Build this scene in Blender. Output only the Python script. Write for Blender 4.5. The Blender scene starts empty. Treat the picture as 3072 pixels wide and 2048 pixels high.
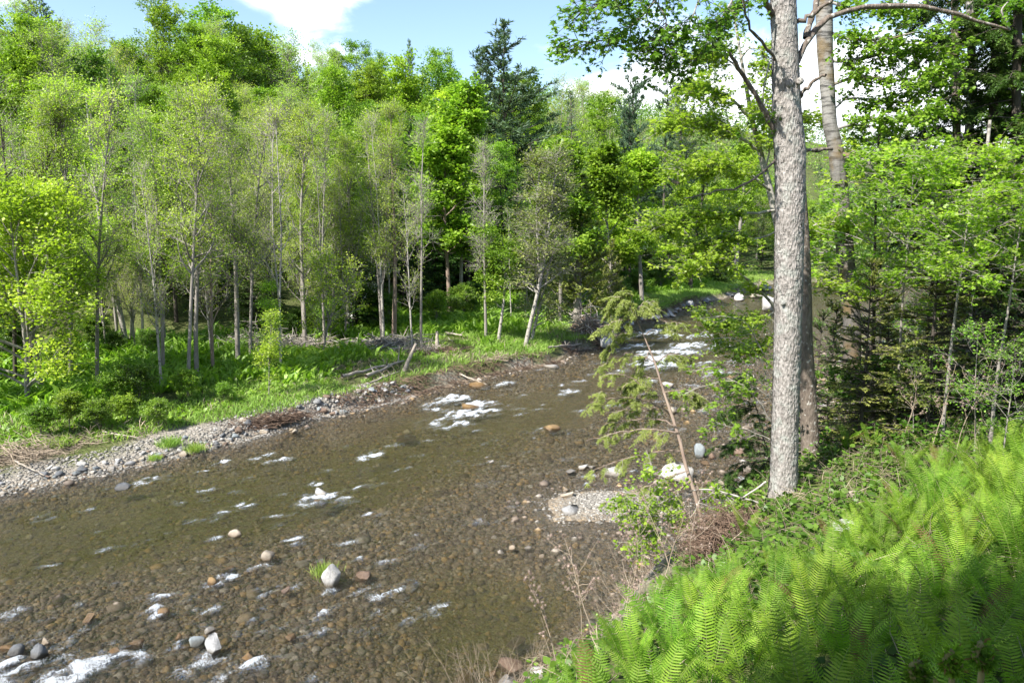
import bpy, math, random
import numpy as np
from mathutils import Vector, Matrix

# ------------------------------------------------------------------ camera, sky, sun, exposure
S = bpy.context.scene
F = 740.0; CAMZ = 6.5; PITCH = math.radians(8.9)
cd = bpy.data.cameras.new('camera'); cam = bpy.data.objects.new('camera', cd)
S.collection.objects.link(cam); S.camera = cam
cd.sensor_width = 36; cd.lens = 36*F/1024; cd.clip_start = 0.05; cd.clip_end = 5000
cam.location = (0, 0, CAMZ); cam.rotation_euler = (math.radians(90)-PITCH, 0, 0)

SUNV = np.array([-0.66, -0.60, 0.98]); SUNV = SUNV/np.linalg.norm(SUNV)
EL = math.asin(SUNV[2]); AZ = math.atan2(SUNV[0], SUNV[1])
w = bpy.data.worlds.new('World'); S.world = w; w.use_nodes = True
nt = w.node_tree; N = nt.nodes; Lk = nt.links
bg = N['Background']; bg.inputs['Strength'].default_value = 0.10
sky = N.new('ShaderNodeTexSky'); sky.sky_type = 'NISHITA'; sky.sun_disc = False
sky.sun_elevation = EL; sky.sun_rotation = AZ % (2*math.pi); sky.air_density = 1.0; sky.dust_density = 0.6; sky.ozone_density = 1.5
tc = N.new('ShaderNodeTexCoord'); sep = N.new('ShaderNodeSeparateXYZ'); Lk.new(tc.outputs['Generated'], sep.inputs[0])
def wmath(op, a, b=None, c=None):
    n = N.new('ShaderNodeMath'); n.operation = op
    for i, v in enumerate((a, b, c)):
        if v is None: continue
        if isinstance(v, (int, float)): n.inputs[i].default_value = v
        else: Lk.new(v, n.inputs[i])
    return n.outputs[0]
az_ = wmath('ARCTAN2', sep.outputs['X'], sep.outputs['Y']); el_ = wmath('ARCSINE', sep.outputs['Z'])
cmb = N.new('ShaderNodeCombineXYZ'); Lk.new(az_, cmb.inputs[0]); Lk.new(wmath('MULTIPLY', el_, 1.7), cmb.inputs[1])
nz = N.new('ShaderNodeTexNoise'); nz.inputs['Scale'].default_value = 7.5; nz.inputs['Detail'].default_value = 9; nz.inputs['Roughness'].default_value = 0.56; nz.inputs['Distortion'].default_value = 0.3
Lk.new(cmb.outputs[0], nz.inputs['Vector'])
acc = None
for (a, e, sa, se, k) in ((0.27, 0.150, 0.25, 0.062, 1.05), (0.55, 0.10, 0.3, 0.13, 0.95), (-0.275, 0.272, 0.075, 0.045, 0.85), (-0.60, 0.275, 0.13, 0.045, 0.9), (-0.26, 0.205, 0.05, 0.02, 0.8),
                         (0.9, 0.3, 0.3, 0.1, 0.7), (-1.6, 0.5, 0.5, 0.2, 0.8), (2.2, 0.6, 0.6, 0.25, 0.8), (0.10, 0.16, 0.03, 0.022, 0.5), (0.3, 0.62, 0.45, 0.08, 0.6)):
    u = wmath('POWER', wmath('ABSOLUTE', wmath('DIVIDE', wmath('SUBTRACT', az_, a), sa)), 2.0)
    v = wmath('POWER', wmath('ABSOLUTE', wmath('DIVIDE', wmath('SUBTRACT', el_, e), se)), 2.0)
    g = wmath('MULTIPLY', wmath('EXPONENT', wmath('MULTIPLY', wmath('ADD', u, v), -1.0)), k)
    acc = g if acc is None else wmath('ADD', acc, g)
msk = wmath('ADD', wmath('MULTIPLY', acc, 0.75), wmath('MULTIPLY', wmath('SUBTRACT', nz.outputs['Fac'], 0.5), 1.9))
cr = N.new('ShaderNodeMapRange'); cr.interpolation_type = 'SMOOTHSTEP'; cr.inputs[1].default_value = 0.2; cr.inputs[2].default_value = 0.75
Lk.new(msk, cr.inputs[0])
mx = N.new('ShaderNodeMix'); mx.data_type = 'RGBA'; Lk.new(cr.outputs[0], mx.inputs[0]); Lk.new(sky.outputs[0], mx.inputs[6])
mx.inputs[7].default_value = (8.2, 8.5, 9.0, 1); Lk.new(mx.outputs[2], bg.inputs['Color'])

sd = bpy.data.lights.new('sun', 'SUN'); so = bpy.data.objects.new('sun', sd); S.collection.objects.link(so)
sd.energy = 4.9; sd.angle = math.radians(0.53); sd.color = (1.0, 0.955, 0.88)
so.rotation_euler = Vector(SUNV).to_track_quat('Z', 'Y').to_euler()
S.view_settings.view_transform = 'Standard'; S.view_settings.look = 'None'
S.view_settings.exposure = 1.45; S.view_settings.gamma = 1.0; S.view_settings.use_curve_mapping = False
S.cycles.max_bounces = 7; S.cycles.transparent_max_bounces = 12; S.cycles.diffuse_bounces = 3
S.cycles.transmission_bounces = 5; S.cycles.glossy_bounces = 3
S.cycles.caustics_reflective = False; S.cycles.caustics_refractive = False
S.cycles.sample_clamp_indirect = 6.0

# ------------------------------------------------------------------ helpers
cp, sp = math.cos(PITCH), math.sin(PITCH)
def ray(u, v):
    a = (u-512)/F; b = (341-v)/F
    return np.array([a, cp + b*sp, -sp + b*cp])
def gp(u, v, z=0.0):                 # point of the world on height z seen in direction (u, v)
    d = ray(u, v); k = (z-CAMZ)/d[2]; return np.array([0, 0, CAMZ]) + d*k
def at(u, v, D):                     # point at distance y = D
    d = ray(u, v); return np.array([0, 0, CAMZ]) + d*(D/d[1])
def proj(p):
    x, y, z = p[0], p[1], p[2]-CAMZ
    f = y*cp - z*sp; up = y*sp + z*cp
    return 512+F*x/f, 341-F*up/f

def nrm(a): return a/np.maximum(np.linalg.norm(a, axis=-1, keepdims=True), 1e-9)
def _h(ix, iy, s):
    n = (ix*374761393 + iy*668265263 + s*1274126177).astype(np.int64) & 0xffffffff
    n = ((n ^ (n >> 13))*1274126177) & 0xffffffff
    n = (n ^ (n >> 16)) & 0xffffff
    return n/float(0xffffff)
def vnoise(x, y, s=0):
    x = np.asarray(x, float); y = np.asarray(y, float)
    ix = np.floor(x).astype(np.int64); iy = np.floor(y).astype(np.int64); fx = x-ix; fy = y-iy
    fx = fx*fx*(3-2*fx); fy = fy*fy*(3-2*fy)
    return (_h(ix, iy, s)*(1-fx)+_h(ix+1, iy, s)*fx)*(1-fy) + (_h(ix, iy+1, s)*(1-fx)+_h(ix+1, iy+1, s)*fx)*fy
def fbm(x, y, o=4, s=0):
    r = 0; a = 0.5
    for i in range(o): r = r + a*(vnoise(x, y, s+i)-0.5); x = x*2.03+11.3; y = y*2.03-7.1; a *= 0.5
    return r
def sstep(a, b, x):
    t = np.clip((x-a)/(b-a), 0, 1); return t*t*(3-2*t)

class Buf:
    def __init__(s): s.v = []; s.f = []; s.r = []; s.n = 0
    def add(s, V, Fc, r=0.5, mi=0):
        V = np.asarray(V, np.float32).reshape(-1, 3)
        s.v.append(V); s.r.append(np.broadcast_to(np.asarray(r, np.float32), (len(V),)).copy())
        for f in (Fc if isinstance(Fc, list) else [Fc]): s.f.append((np.asarray(f, np.int32)+s.n, mi))
        s.n += len(V)
    def mesh(s, name, mats, smooth=False, extra=None):
        me = bpy.data.meshes.new(name)
        if s.n:
            V = np.concatenate(s.v); me.vertices.add(len(V)); me.vertices.foreach_set('co', V.ravel())
            li = np.concatenate([f.ravel() for f, _ in s.f]); sz = np.concatenate([np.full(len(f), f.shape[1], np.int32) for f, _ in s.f])
            mi = np.concatenate([np.full(len(f), m, np.int32) for f, m in s.f])
            me.loops.add(len(li)); me.loops.foreach_set('vertex_index', li)
            me.polygons.add(len(sz)); me.polygons.foreach_set('loop_start', np.concatenate([[0], np.cumsum(sz)[:-1]]).astype(np.int32))
            me.polygons.foreach_set('loop_total', sz); me.polygons.foreach_set('material_index', mi)
            a = me.attributes.new('rnd', 'FLOAT', 'POINT'); a.data.foreach_set('value', np.concatenate(s.r))
            for k, arr in (extra or {}).items():
                a = me.attributes.new(k, 'FLOAT', 'POINT'); a.data.foreach_set('value', np.asarray(arr, np.float32))
            if smooth: me.polygons.foreach_set('use_smooth', np.ones(len(sz), bool))
            me.update(calc_edges=True)
        for m in mats: me.materials.append(m)
        return me

def tubes(b, P, R, sides=5, mi=0, r=None, rng=None, cap=False):
    """P (m,n,3), R (m,n): m tapered tubes"""
    P = np.asarray(P, float); R = np.asarray(R, float)
    if P.ndim == 2: P = P[None]; R = R[None]
    m, n, _ = P.shape
    T = np.gradient(P, axis=1); T = nrm(T)
    avg = nrm(P[:, -1]-P[:, 0]); ref = np.where(np.abs(avg[:, 2:3]) > 0.8, np.array([[1., 0, 0]]), np.array([[0, 0, 1.]]))
    U = nrm(np.cross(T, ref[:, None, :])); W = np.cross(T, U)
    a = np.arange(sides)/sides*2*np.pi
    V = P[:, :, None, :] + R[:, :, None, None]*(np.cos(a)[None, None, :, None]*U[:, :, None, :] + np.sin(a)[None, None, :, None]*W[:, :, None, :])
    idx = np.arange(m*n*sides).reshape(m, n, sides); j = np.roll(idx, -1, axis=2)
    q = np.stack([idx[:, :-1], j[:, :-1], j[:, 1:], idx[:, 1:]], -1).reshape(-1, 4)
    rr = 0.5 if r is None else np.repeat(r, n*sides)
    fs = [q]
    if cap:
        c = idx[:, -1, :].reshape(m, sides); fs.append(c)
    b.add(V.reshape(-1, 3), fs, rr, mi)

# leaf templates: (x across, y along) and faces
T_DIAM = (np.array([[0, 0], [.5, .45], [0, 1], [-.5, .45]]), np.array([[0, 1, 2, 3]]))
T_OVAL = (np.array([[0, 0], [.38, .22], [.5, .5], [.3, .8], [0, 1.0], [-.3, .8], [-.5, .5], [-.38, .22]]), np.array([[0, 1, 2, 3, 4, 5, 6, 7]]))
_mp = np.array([[0, 0], [.16, .10], [.5, .02], [.36, .22], [.62, .46], [.34, .46], [.30, .58], [.14, .55], [0, 1.0], [-.14, .55], [-.30, .58], [-.34, .46], [-.62, .46], [-.36, .22], [-.5, .02], [-.16, .10], [0, .34]])
T_MAPLE = (_mp, np.array([[16, i, (i+1) % 16] for i in range(16)]))
T_TRI = (np.array([[-.5, 0], [.5, 0], [0, 1]]), np.array([[0, 1, 2]]))
def leaves(b, P, D, Nn, L, Wd, tpl, r, mi=0, fold=0.0):
    m = len(P)
    if m == 0: return
    D = nrm(D); X = nrm(np.cross(D, Nn)); Z = np.cross(X, D)
    t, fc = tpl; k = len(t)
    L = np.broadcast_to(L, (m,)); Wd = np.broadcast_to(Wd, (m,))
    V = P[:, None] + t[None, :, 0, None]*Wd[:, None, None]*X[:, None] + t[None, :, 1, None]*L[:, None, None]*D[:, None]
    if fold: V = V - Z[:, None]*(fold*(np.abs(t[:, 0])*1.2+t[:, 1]**2*.6)[None, :, None]*L[:, None, None])
    F2 = (fc[None]+(np.arange(m)*k)[:, None, None]).reshape(-1, fc.shape[1])
    b.add(V.reshape(-1, 3), F2, np.repeat(r, k), mi)

def basis(d):
    ref = np.where(np.abs(d[:, 2:3]) > 0.85, np.array([[1., 0, 0]]), np.array([[0, 0, 1.]]))
    u = nrm(np.cross(d, ref)); return u, np.cross(d, u)
def tilt(d, ang, az):
    u, v = basis(d)
    return nrm(d*np.cos(ang)[:, None] + (u*np.cos(az)[:, None]+v*np.sin(az)[:, None])*np.sin(ang)[:, None])
def grow(P0, D0, L, n, up, wob, rng):
    m = len(P0); pts = [P0]; d = nrm(D0)
    for i in range(n):
        d = nrm(d + np.array([0, 0, 1.])*np.reshape(up, (-1, 1)) + rng.normal(0, wob, (m, 3)))
        pts.append(pts[-1]+d*(L/n)[:, None])
    return np.stack(pts, 1)
def sampl(pts, i, t):
    n = pts.shape[1]-1; f = np.clip(t, 0, 0.999)*n; k = f.astype(int); fr = (f-k)[:, None]
    a = pts[i, k]; c = pts[i, k+1]; return a*(1-fr)+c*fr, nrm(c-a)

# ------------------------------------------------------------------ object bookkeeping
COL = S.collection
def link(name, me, parent=None, loc=(0, 0, 0), rz=0.0, sc=1.0):
    o = bpy.data.objects.new(name, me); COL.objects.link(o)
    if parent: o.parent = parent
    o.location = loc; o.rotation_euler = (0, 0, rz); o.scale = (sc, sc, sc) if np.isscalar(sc) else sc
    return o
def tag(o, label=None, cat=None, group=None, kind=None):
    if label: o['label'] = label
    if cat: o['category'] = cat
    if group: o['group'] = group
    if kind: o['kind'] = kind
    return o
def thing(name, label, cat, loc=(0, 0, 0), rz=0.0, sc=1.0, group=None, parts=()):
    """an Empty at the thing's base with its parts (name, mesh)"""
    e = link(name, None, None, loc, rz, sc); tag(e, label, cat, group)
    for pn, me in parts:
        if me is not None: link(pn, me, e)
    return e

# ------------------------------------------------------------------ materials
def newmat(name):
    m = bpy.data.materials.new(name); m.use_nodes = True
    nt = m.node_tree
    for n in list(nt.nodes): nt.nodes.remove(n)
    out = nt.nodes.new('ShaderNodeOutputMaterial')
    return m, nt, out
def nd(nt, typ, **kw):
    n = nt.nodes.new(typ)
    for k, v in kw.items():
        if k.startswith('i_'):
            key = k[2:]; key = int(key) if key.isdigit() else key
            if hasattr(v, 'is_output'): nt.links.new(v, n.inputs[key])
            else: n.inputs[key].default_value = v
        else: setattr(n, k, v)
    return n
def ramp(nt, fac, stops, interp='LINEAR'):
    n = nt.nodes.new('ShaderNodeValToRGB'); nt.links.new(fac, n.inputs[0]); r = n.color_ramp; r.interpolation = interp
    while len(r.elements) < len(stops): r.elements.new(0.5)
    for e, (p, c) in zip(r.elements, stops): e.position = p; e.color = (*c, 1)
    return n.outputs[0]
def math_(nt, op, a, b=None):
    n = nt.nodes.new('ShaderNodeMath'); n.operation = op
    for i, v in enumerate((a, b)):
        if v is None: continue
        if isinstance(v, (int, float)): n.inputs[i].default_value = v
        else: nt.links.new(v, n.inputs[i])
    return n.outputs[0]
def mixc(nt, fac, a, b, mode='MIX'):
    n = nt.nodes.new('ShaderNodeMix'); n.data_type = 'RGBA'; n.blend_type = mode
    for k, v in ((0, fac), (6, a), (7, b)):
        if hasattr(v, 'is_output'): nt.links.new(v, n.inputs[k])
        elif isinstance(v, (int, float)): n.inputs[k].default_value = v
        else: n.inputs[k].default_value = (*v, 1)
    return n.outputs[2]

def leafmat(name, c0, c1, c2, trans=0.45, hue=0.03, rough=0.45, spec=0.35, val=0.35, dead=None):
    m, nt, out = newmat(name)
    at_ = nd(nt, 'ShaderNodeAttribute', attribute_name='rnd')
    col = ramp(nt, at_.outputs['Fac'], ([(0, c0)] if dead is None else [(0.02, dead), (.05, c0)])+[(0.55, c1), (1, c2)])
    oi = nd(nt, 'ShaderNodeObjectInfo')
    h = nd(nt, 'ShaderNodeHueSaturation', i_Color=col)
    nt.links.new(math_(nt, 'ADD', math_(nt, 'MULTIPLY', oi.outputs['Random'], 2*hue), 0.5-hue), h.inputs['Hue'])
    r2 = math_(nt, 'FRACT', math_(nt, 'MULTIPLY', oi.outputs['Random'], 7.31))
    nt.links.new(math_(nt, 'ADD', math_(nt, 'MULTIPLY', r2, val), 1-val/2), h.inputs['Value'])
    p = nd(nt, 'ShaderNodeBsdfPrincipled', i_Roughness=rough); nt.links.new(h.outputs[0], p.inputs['Base Color'])
    p.inputs['Specular IOR Level'].default_value = spec
    t = nd(nt, 'ShaderNodeBsdfTranslucent'); 
    tcx = mixc(nt, 1.0, h.outputs[0], (1.35, 1.5, 0.7), 'MULTIPLY'); nt.links.new(tcx, t.inputs['Color'])
    mixn = nd(nt, 'ShaderNodeMixShader', i_0=trans); nt.links.new(p.outputs[0], mixn.inputs[1]); nt.links.new(t.outputs[0], mixn.inputs[2])
    nt.links.new(mixn.outputs[0], out.inputs[0]); return m

def barkmat(name, c0, c1, scale=6, zs=0.25, bump=0.6, patch=None, pscale=2.0, plo=.52, phi=.6, dist=0.03):
    m, nt, out = newmat(name)
    tcn = nd(nt, 'ShaderNodeTexCoord'); mp = nd(nt, 'ShaderNodeMapping', i_Vector=tcn.outputs['Object']); mp.inputs['Scale'].default_value = (1, 1, zs)
    n1 = nd(nt, 'ShaderNodeTexNoise', i_Vector=mp.outputs[0], i_Scale=scale, i_Detail=8.0, i_Roughness=0.7)
    vo = nd(nt, 'ShaderNodeTexVoronoi', i_Vector=mp.outputs[0], i_Scale=scale*2.2)
    col = ramp(nt, n1.outputs['Fac'], [(0.3, c0), (0.68, c1)])
    if patch:
        n2 = nd(nt, 'ShaderNodeTexNoise', i_Vector=tcn.outputs['Object'], i_Scale=pscale, i_Detail=5.0)
        mr = nd(nt, 'ShaderNodeMapRange', i_Value=n2.outputs['Fac']); mr.inputs[1].default_value = plo; mr.inputs[2].default_value = phi
        col = mixc(nt, mr.outputs[0], col, patch)
    p = nd(nt, 'ShaderNodeBsdfPrincipled', i_Roughness=0.9); nt.links.new(col, p.inputs['Base Color']); p.inputs['Specular IOR Level'].default_value = 0.15
    hh = math_(nt, 'ADD', n1.outputs['Fac'], math_(nt, 'MULTIPLY', vo.outputs['Distance'], 0.7))
    bp = nd(nt, 'ShaderNodeBump', i_Strength=bump, i_Distance=dist, i_Height=hh); nt.links.new(bp.outputs[0], p.inputs['Normal'])
    nt.links.new(p.outputs[0], out.inputs[0]); return m

def plain(name, c, rough=0.85, c2=None, sc=8.0, bump=0.4, spec=0.2):
    m, nt, out = newmat(name)
    tcn = nd(nt, 'ShaderNodeTexCoord')
    n1 = nd(nt, 'ShaderNodeTexNoise', i_Vector=tcn.outputs['Object'], i_Scale=sc, i_Detail=7.0, i_Roughness=0.65)
    at_ = nd(nt, 'ShaderNodeAttribute', attribute_name='rnd')
    col = ramp(nt, n1.outputs['Fac'], [(0.3, c), (0.7, c2 or tuple(x*1.4 for x in c))])
    h = nd(nt, 'ShaderNodeHueSaturation', i_Color=col); nt.links.new(math_(nt, 'ADD', math_(nt, 'MULTIPLY', at_.outputs['Fac'], 0.9), 0.55), h.inputs['Value'])
    p = nd(nt, 'ShaderNodeBsdfPrincipled', i_Roughness=rough); nt.links.new(h.outputs[0], p.inputs['Base Color']); p.inputs['Specular IOR Level'].default_value = spec
    bp = nd(nt, 'ShaderNodeBump', i_Strength=bump, i_Distance=0.02, i_Height=n1.outputs['Fac']); nt.links.new(bp.outputs[0], p.inputs['Normal'])
    nt.links.new(p.outputs[0], out.inputs[0]); return m

M = {}
M['maple'] = leafmat('fresh_maple_leaf', (0.10, 0.185, 0.018), (0.20, 0.315, 0.03), (0.31, 0.42, 0.055), 0.42, 0.012)
M['maple_y'] = leafmat('yellow_maple_leaf', (0.15, 0.24, 0.02), (0.26, 0.38, 0.035), (0.38, 0.48, 0.06), 0.45, 0.012)
M['green'] = leafmat('green_leaf', (0.05, 0.11, 0.015), (0.095, 0.18, 0.022), (0.16, 0.26, 0.035), 0.4, 0.012)
M['pale'] = leafmat('pale_bud_leaf', (0.17, 0.27, 0.03), (0.29, 0.42, 0.045), (0.43, 0.52, 0.08), 0.48, 0.02)
M['pine'] = leafmat('pine_needle', (0.045, 0.085, 0.05), (0.085, 0.145, 0.08), (0.16, 0.23, 0.11), 0.25, 0.015, 0.5, 0.3)
M['hemlock'] = leafmat('hemlock_needle', (0.035, 0.075, 0.018), (0.07, 0.135, 0.028), (0.14, 0.21, 0.045), 0.28, 0.015, 0.5, 0.3)
M['cedar'] = leafmat('cedar_spray', (0.10, 0.14, 0.03), (0.19, 0.235, 0.05), (0.30, 0.32, 0.09), 0.3, 0.02, 0.6)
M['feather'] = leafmat('young_hemlock_spray', (0.17, 0.21, 0.06), (0.27, 0.32, 0.09), (0.40, 0.43, 0.15), 0.45, 0.01, 0.6)
M['fern'] = leafmat('fern_frond', (0.07, 0.145, 0.012), (0.175, 0.30, 0.027), (0.35, 0.47, 0.065), 0.5, 0.015, 0.6, 0.2, 0.45, dead=(.17, .11, .045))
M['grass'] = leafmat('grass_blade', (0.14, 0.23, 0.04), (0.21, 0.33, 0.06), (0.32, 0.41, 0.10), 0.4, 0.01, 0.6)
M['herb'] = leafmat('herb_leaf', (0.09, 0.18, 0.018), (0.16, 0.28, 0.03), (0.26, 0.38, 0.05), 0.4, 0.012)
M['twig'] = plain('grey_twig', (0.20, 0.18, 0.155), 0.9, (0.36, 0.33, 0.29), 3.0)
M['twigd'] = plain('dark_twig', (0.05, 0.042, 0.035), 0.9, (0.11, 0.095, 0.08), 3.0)
M['dead'] = plain('dead_stalk', (0.20, 0.155, 0.115), 0.9, (0.34, 0.28, 0.21), 5.0)
M['drift'] = plain('driftwood', (0.20, 0.17, 0.14), 0.9, (0.42, 0.37, 0.31), 4.0)
M['root'] = plain('root_mat', (0.075, 0.048, 0.035), 0.95, (0.20, 0.14, 0.10), 6.0)
M['bark'] = barkmat('grey_bark', (0.12, 0.108, 0.095), (0.32, 0.29, 0.26), 5)
M['barkd'] = barkmat('dark_bark', (0.028, 0.024, 0.02), (0.10, 0.085, 0.07), 5)
M['barkw'] = barkmat('pale_bark', (0.20, 0.185, 0.165), (0.42, 0.39, 0.35), 5, 1.2, 0.4, (0.10, 0.09, 0.08), 6.0, .58, .62)
M['barkr'] = barkmat('reddish_bark', (0.14, 0.10, 0.08), (0.30, 0.235, 0.19), 6)

# ------------------------------------------------------------------ terrain
_L = [(0, 494), (60, 482), (144, 464), (244, 440), (300, 422), (374, 405), (435, 388), (492, 374), (553, 363), (572, 350), (598, 348), (612, 337), (630, 323), (666, 316), (690, 304), (723, 298), (762, 284)]
LP = np.array([gp(*p)[:2] for p in _L])
LX = np.concatenate([[-60, -36], LP[:, 0], [40, 62, 120, 260]]); LY = np.concatenate([[-30, 0], LP[:, 1], [89, 93, 97, 104]])
o_ = np.argsort(LY); LX, LY = LX[o_], LY[o_]
RX = np.array([-30, -11, -5.5, -1.9, 0.35, 1.05, 2.5, 3.4, 4.4, 7.2, 9.5, 13, 17, 23, 36, 50, 80, 130, 270]); RY = np.array([-14, -2, 3.2, 7, 9.3, 10.4, 13, 14.2, 15, 17, 20, 25, 30, 40, 60, 79, 85, 88, 92])
def xl(y): return np.interp(y, LY, LX)
def xr(y): return np.interp(y, RY, RX)
def cfac(f, y):
    d = (f(y+1.5)-f(y-1.5))/3.0; return 1/np.sqrt(1+d*d)
CL = lambda y: cfac(xl, y); CR = lambda y: cfac(xr, y)
def sl(x, y): return (xl(y)-x)*CL(y)        # metres inland of the left shore
def sr(x, y): return (x-xr(y))*CR(y)        # metres inland of the right shore
HY = np.array([0, 70, 83, 200, 300, 400, 900.]); HX = np.array([400, 32, 32, 105, 170, 240, 500.])
BAR = gp(592, 508)[:2]
def ground(x, y):
    x = np.asarray(x, float); y = np.asarray(y, float)
    a = sl(x, y); b = sr(x, y)
    nzf = fbm(x*0.25, y*0.25, 4, 3)
    # river bed
    wdt = np.maximum(xr(y)-xl(y), 1); f = np.clip((x-xl(y))/wdt, 0, 1)
    dep = 0.44*np.sin(np.pi*np.clip(f*1.25+0.03, 0, 1))**0.7*(1-0.75*sstep(0.30, 0.62, f)) + 0.08
    rif = sstep(14.5, 11.5, y)*sstep(0.75, 0.45, f); dep = dep*(1-0.72*rif) 
    pool = np.exp(-(((x+0.3)/1.9)**2+((y-11.6)/1.9)**2)); dep = dep+0.35*pool
    dep = dep*(1-0.55*np.exp(-((y-31)/9.0)**2))
    bard = np.sqrt(((x-BAR[0]-0.4)*0.8)**2+((y-BAR[1]-0.2)*1.1)**2)
    dep = dep*(1-np.exp(-(bard/2.2)**2)) - 0.09*np.exp(-(bard/1.0)**2)
    dep = dep*sstep(0, 1.3, np.minimum(-a, -b)+0.12)
    zb = -dep + 0.14*fbm(x*0.9, y*0.9, 4, 9)*(0.4+dep)
    # left bank
    flat = sstep(26, 19, y)            # gravel beach close to us, cut bank farther up
    lo = 0.30*sstep(0, 1.6, a) + 0.55*sstep(1.8, 5.0, a)
    hi = 0.50*sstep(0, 0.6, a) + 0.35*sstep(0.6, 5, a)
    zl = lo*flat + hi*(1-flat) + 0.5*sstep(5, 18, a) + nzf*0.5*sstep(1, 6, a)
    hinf = 22 + 0.07*np.clip(y-50, 0, 200); a2 = np.where(y > 70, np.minimum(a, (np.interp(y, HY, HX)-x)*0.86), a); q = np.maximum(a2-17, 0)
    zl = zl + hinf*(1-np.exp(-q*(0.27+0.18*sstep(60, 130, y))/hinf)) + 3.5*fbm(x*0.02, y*0.02, 3, 21)*sstep(30, 80, a)
    # right bank
    near = sstep(17.5, 12.5, y)
    zr1 = 0.5*sstep(0, 0.7, b) + 0.80*np.clip(b, 0, 2.5) + (0.42-0.09*sstep(1, 4, x)-0.18*sstep(8, 10.5, y))*np.clip(b-2.5, 0, 30)
    zr2 = 0.25*sstep(0, 3, b) + 0.30*np.maximum(b-3, 0)
    zr2 = np.where(zr2 > 4, 4+(zr2-4)*0.03, zr2)
    zr = zr1*near + zr2*(1-near) + nzf*0.35*sstep(0.3, 2, b)
    zr = np.minimum(zr, 26)
    z = np.where(a > 0, zl, np.where(b > 0, zr, zb))
    z = z + 32*sstep(150, 430, y)
    return z
G = lambda x, y: float(ground(np.array([x]), np.array([y]))[0])

def grid_buf(X, Y, Z):
    b = Buf(); ny, nx = X.shape; idx = np.arange(nx*ny).reshape(ny, nx)
    q = np.stack([idx[:-1, :-1], idx[:-1, 1:], idx[1:, 1:], idx[1:, :-1]], -1).reshape(-1, 4)
    b.add(np.stack([X, Y, Z], -1).reshape(-1, 3), q); return b
ys = np.concatenate([np.arange(-60, -2, 2.0), np.arange(-2, 45, 0.2), 45+np.cumsum(0.25*1.035**np.arange(140))]); ys = ys[ys < 1500]
xs = np.concatenate([-40-np.cumsum(0.3*1.06**np.arange(80))[::-1], np.arange(-40, 26, 0.2), 26+np.cumsum(0.3*1.06**np.arange(80))])
X, Y = np.meshgrid(xs, ys); Z = ground(X, Y); Z = Z + 0.05*fbm(X*3, Y*3, 3, 5)
tb = grid_buf(X, Y, Z)
A_ = sl(X, Y); B_ = sr(X, Y)
wetz = sstep(0.10, -0.02, Z)*(np.maximum(A_, B_) < 1.5)
veg = np.where(A_ > 0, sstep(1.0, 2.1, A_+1.6*fbm(X*0.6, Y*0.6, 3, 31)*2*1.0 + 1.6*sstep(22, 28, Y)), sstep(0.5, 1.6, B_+1.2*fbm(X, Y, 3, 33)))
m, nt, out = newmat('ground_soil')
tcn = nd(nt, 'ShaderNodeTexCoord'); P0 = tcn.outputs['Object']
a1 = nd(nt, 'ShaderNodeAttribute', attribute_name='wet').outputs['Fac']; a2 = nd(nt, 'ShaderNodeAttribute', attribute_name='veg').outputs['Fac']
v1 = nd(nt, 'ShaderNodeTexVoronoi', i_Vector=P0, i_Scale=9.0); v2 = nd(nt, 'ShaderNodeTexVoronoi', i_Vector=P0, i_Scale=26.0)
n1 = nd(nt, 'ShaderNodeTexNoise', i_Vector=P0, i_Scale=1.2, i_Detail=8.0, i_Roughness=0.6); n2 = nd(nt, 'ShaderNodeTexNoise', i_Vector=P0, i_Scale=14.0, i_Detail=6.0)
sx = nd(nt, 'ShaderNodeSeparateColor'); nt.links.new(v1.outputs['Color'], sx.inputs[0]); sy = nd(nt, 'ShaderNodeSeparateColor'); nt.links.new(v2.outputs['Color'], sy.inputs[0])
bed1 = ramp(nt, sx.outputs[0], [(0, (0.08, 0.065, 0.05)), (0.3, (0.25, 0.195, 0.14)), (0.55, (0.20, 0.18, 0.16)), (0.8, (0.35, 0.24, 0.12)), (0.93, (0.27, 0.25, 0.21)), (1, (0.42, 0.27, 0.12))])
bed2 = ramp(nt, sy.outputs[1], [(0, (0.06, 0.05, 0.035)), (0.4, (0.15, 0.12, 0.08)), (0.7, (0.14, 0.13, 0.11)), (0.9, (0.26, 0.18, 0.10)), (1, (0.38, 0.33, 0.26))])
bed = mixc(nt, 0.6, bed1, bed2)
algae = nd(nt, 'ShaderNodeMapRange', i_Value=n1.outputs['Fac']); algae.inputs[1].default_value = 0.42; algae.inputs[2].default_value = 0.62
a3 = nd(nt, 'ShaderNodeAttribute', attribute_name='deep').outputs['Fac']
bed = mixc(nt, math_(nt, 'MULTIPLY', math_(nt, 'ADD', math_(nt, 'MULTIPLY', algae.outputs[0], 0.5), 0.3), a3), bed, (0.15, 0.14, 0.04))
sand = ramp(nt, n2.outputs['Fac'], [(0.3, (0.16, 0.14, 0.115)), (0.7, (0.28, 0.255, 0.22))])
soil = ramp(nt, n2.outputs['Fac'], [(0.3, (0.05, 0.045, 0.022)), (0.5, (0.075, 0.10, 0.025)), (0.7, (0.12, 0.10, 0.05))])
litter = mixc(nt, a2, sand, soil)
colr = mixc(nt, a1, litter, bed)
p = nd(nt, 'ShaderNodeBsdfPrincipled', i_Roughness=0.9); nt.links.new(colr, p.inputs['Base Color']); p.inputs['Specular IOR Level'].default_value = 0.2
hgt = math_(nt, 'ADD', math_(nt, 'MULTIPLY', v1.outputs['Distance'], -1.0), math_(nt, 'MULTIPLY', v2.outputs['Distance'], -0.5))
bp = nd(nt, 'ShaderNodeBump', i_Strength=0.8, i_Distance=0.05, i_Height=hgt); nt.links.new(bp.outputs[0], p.inputs['Normal'])
nt.links.new(p.outputs[0], out.inputs[0])
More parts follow.
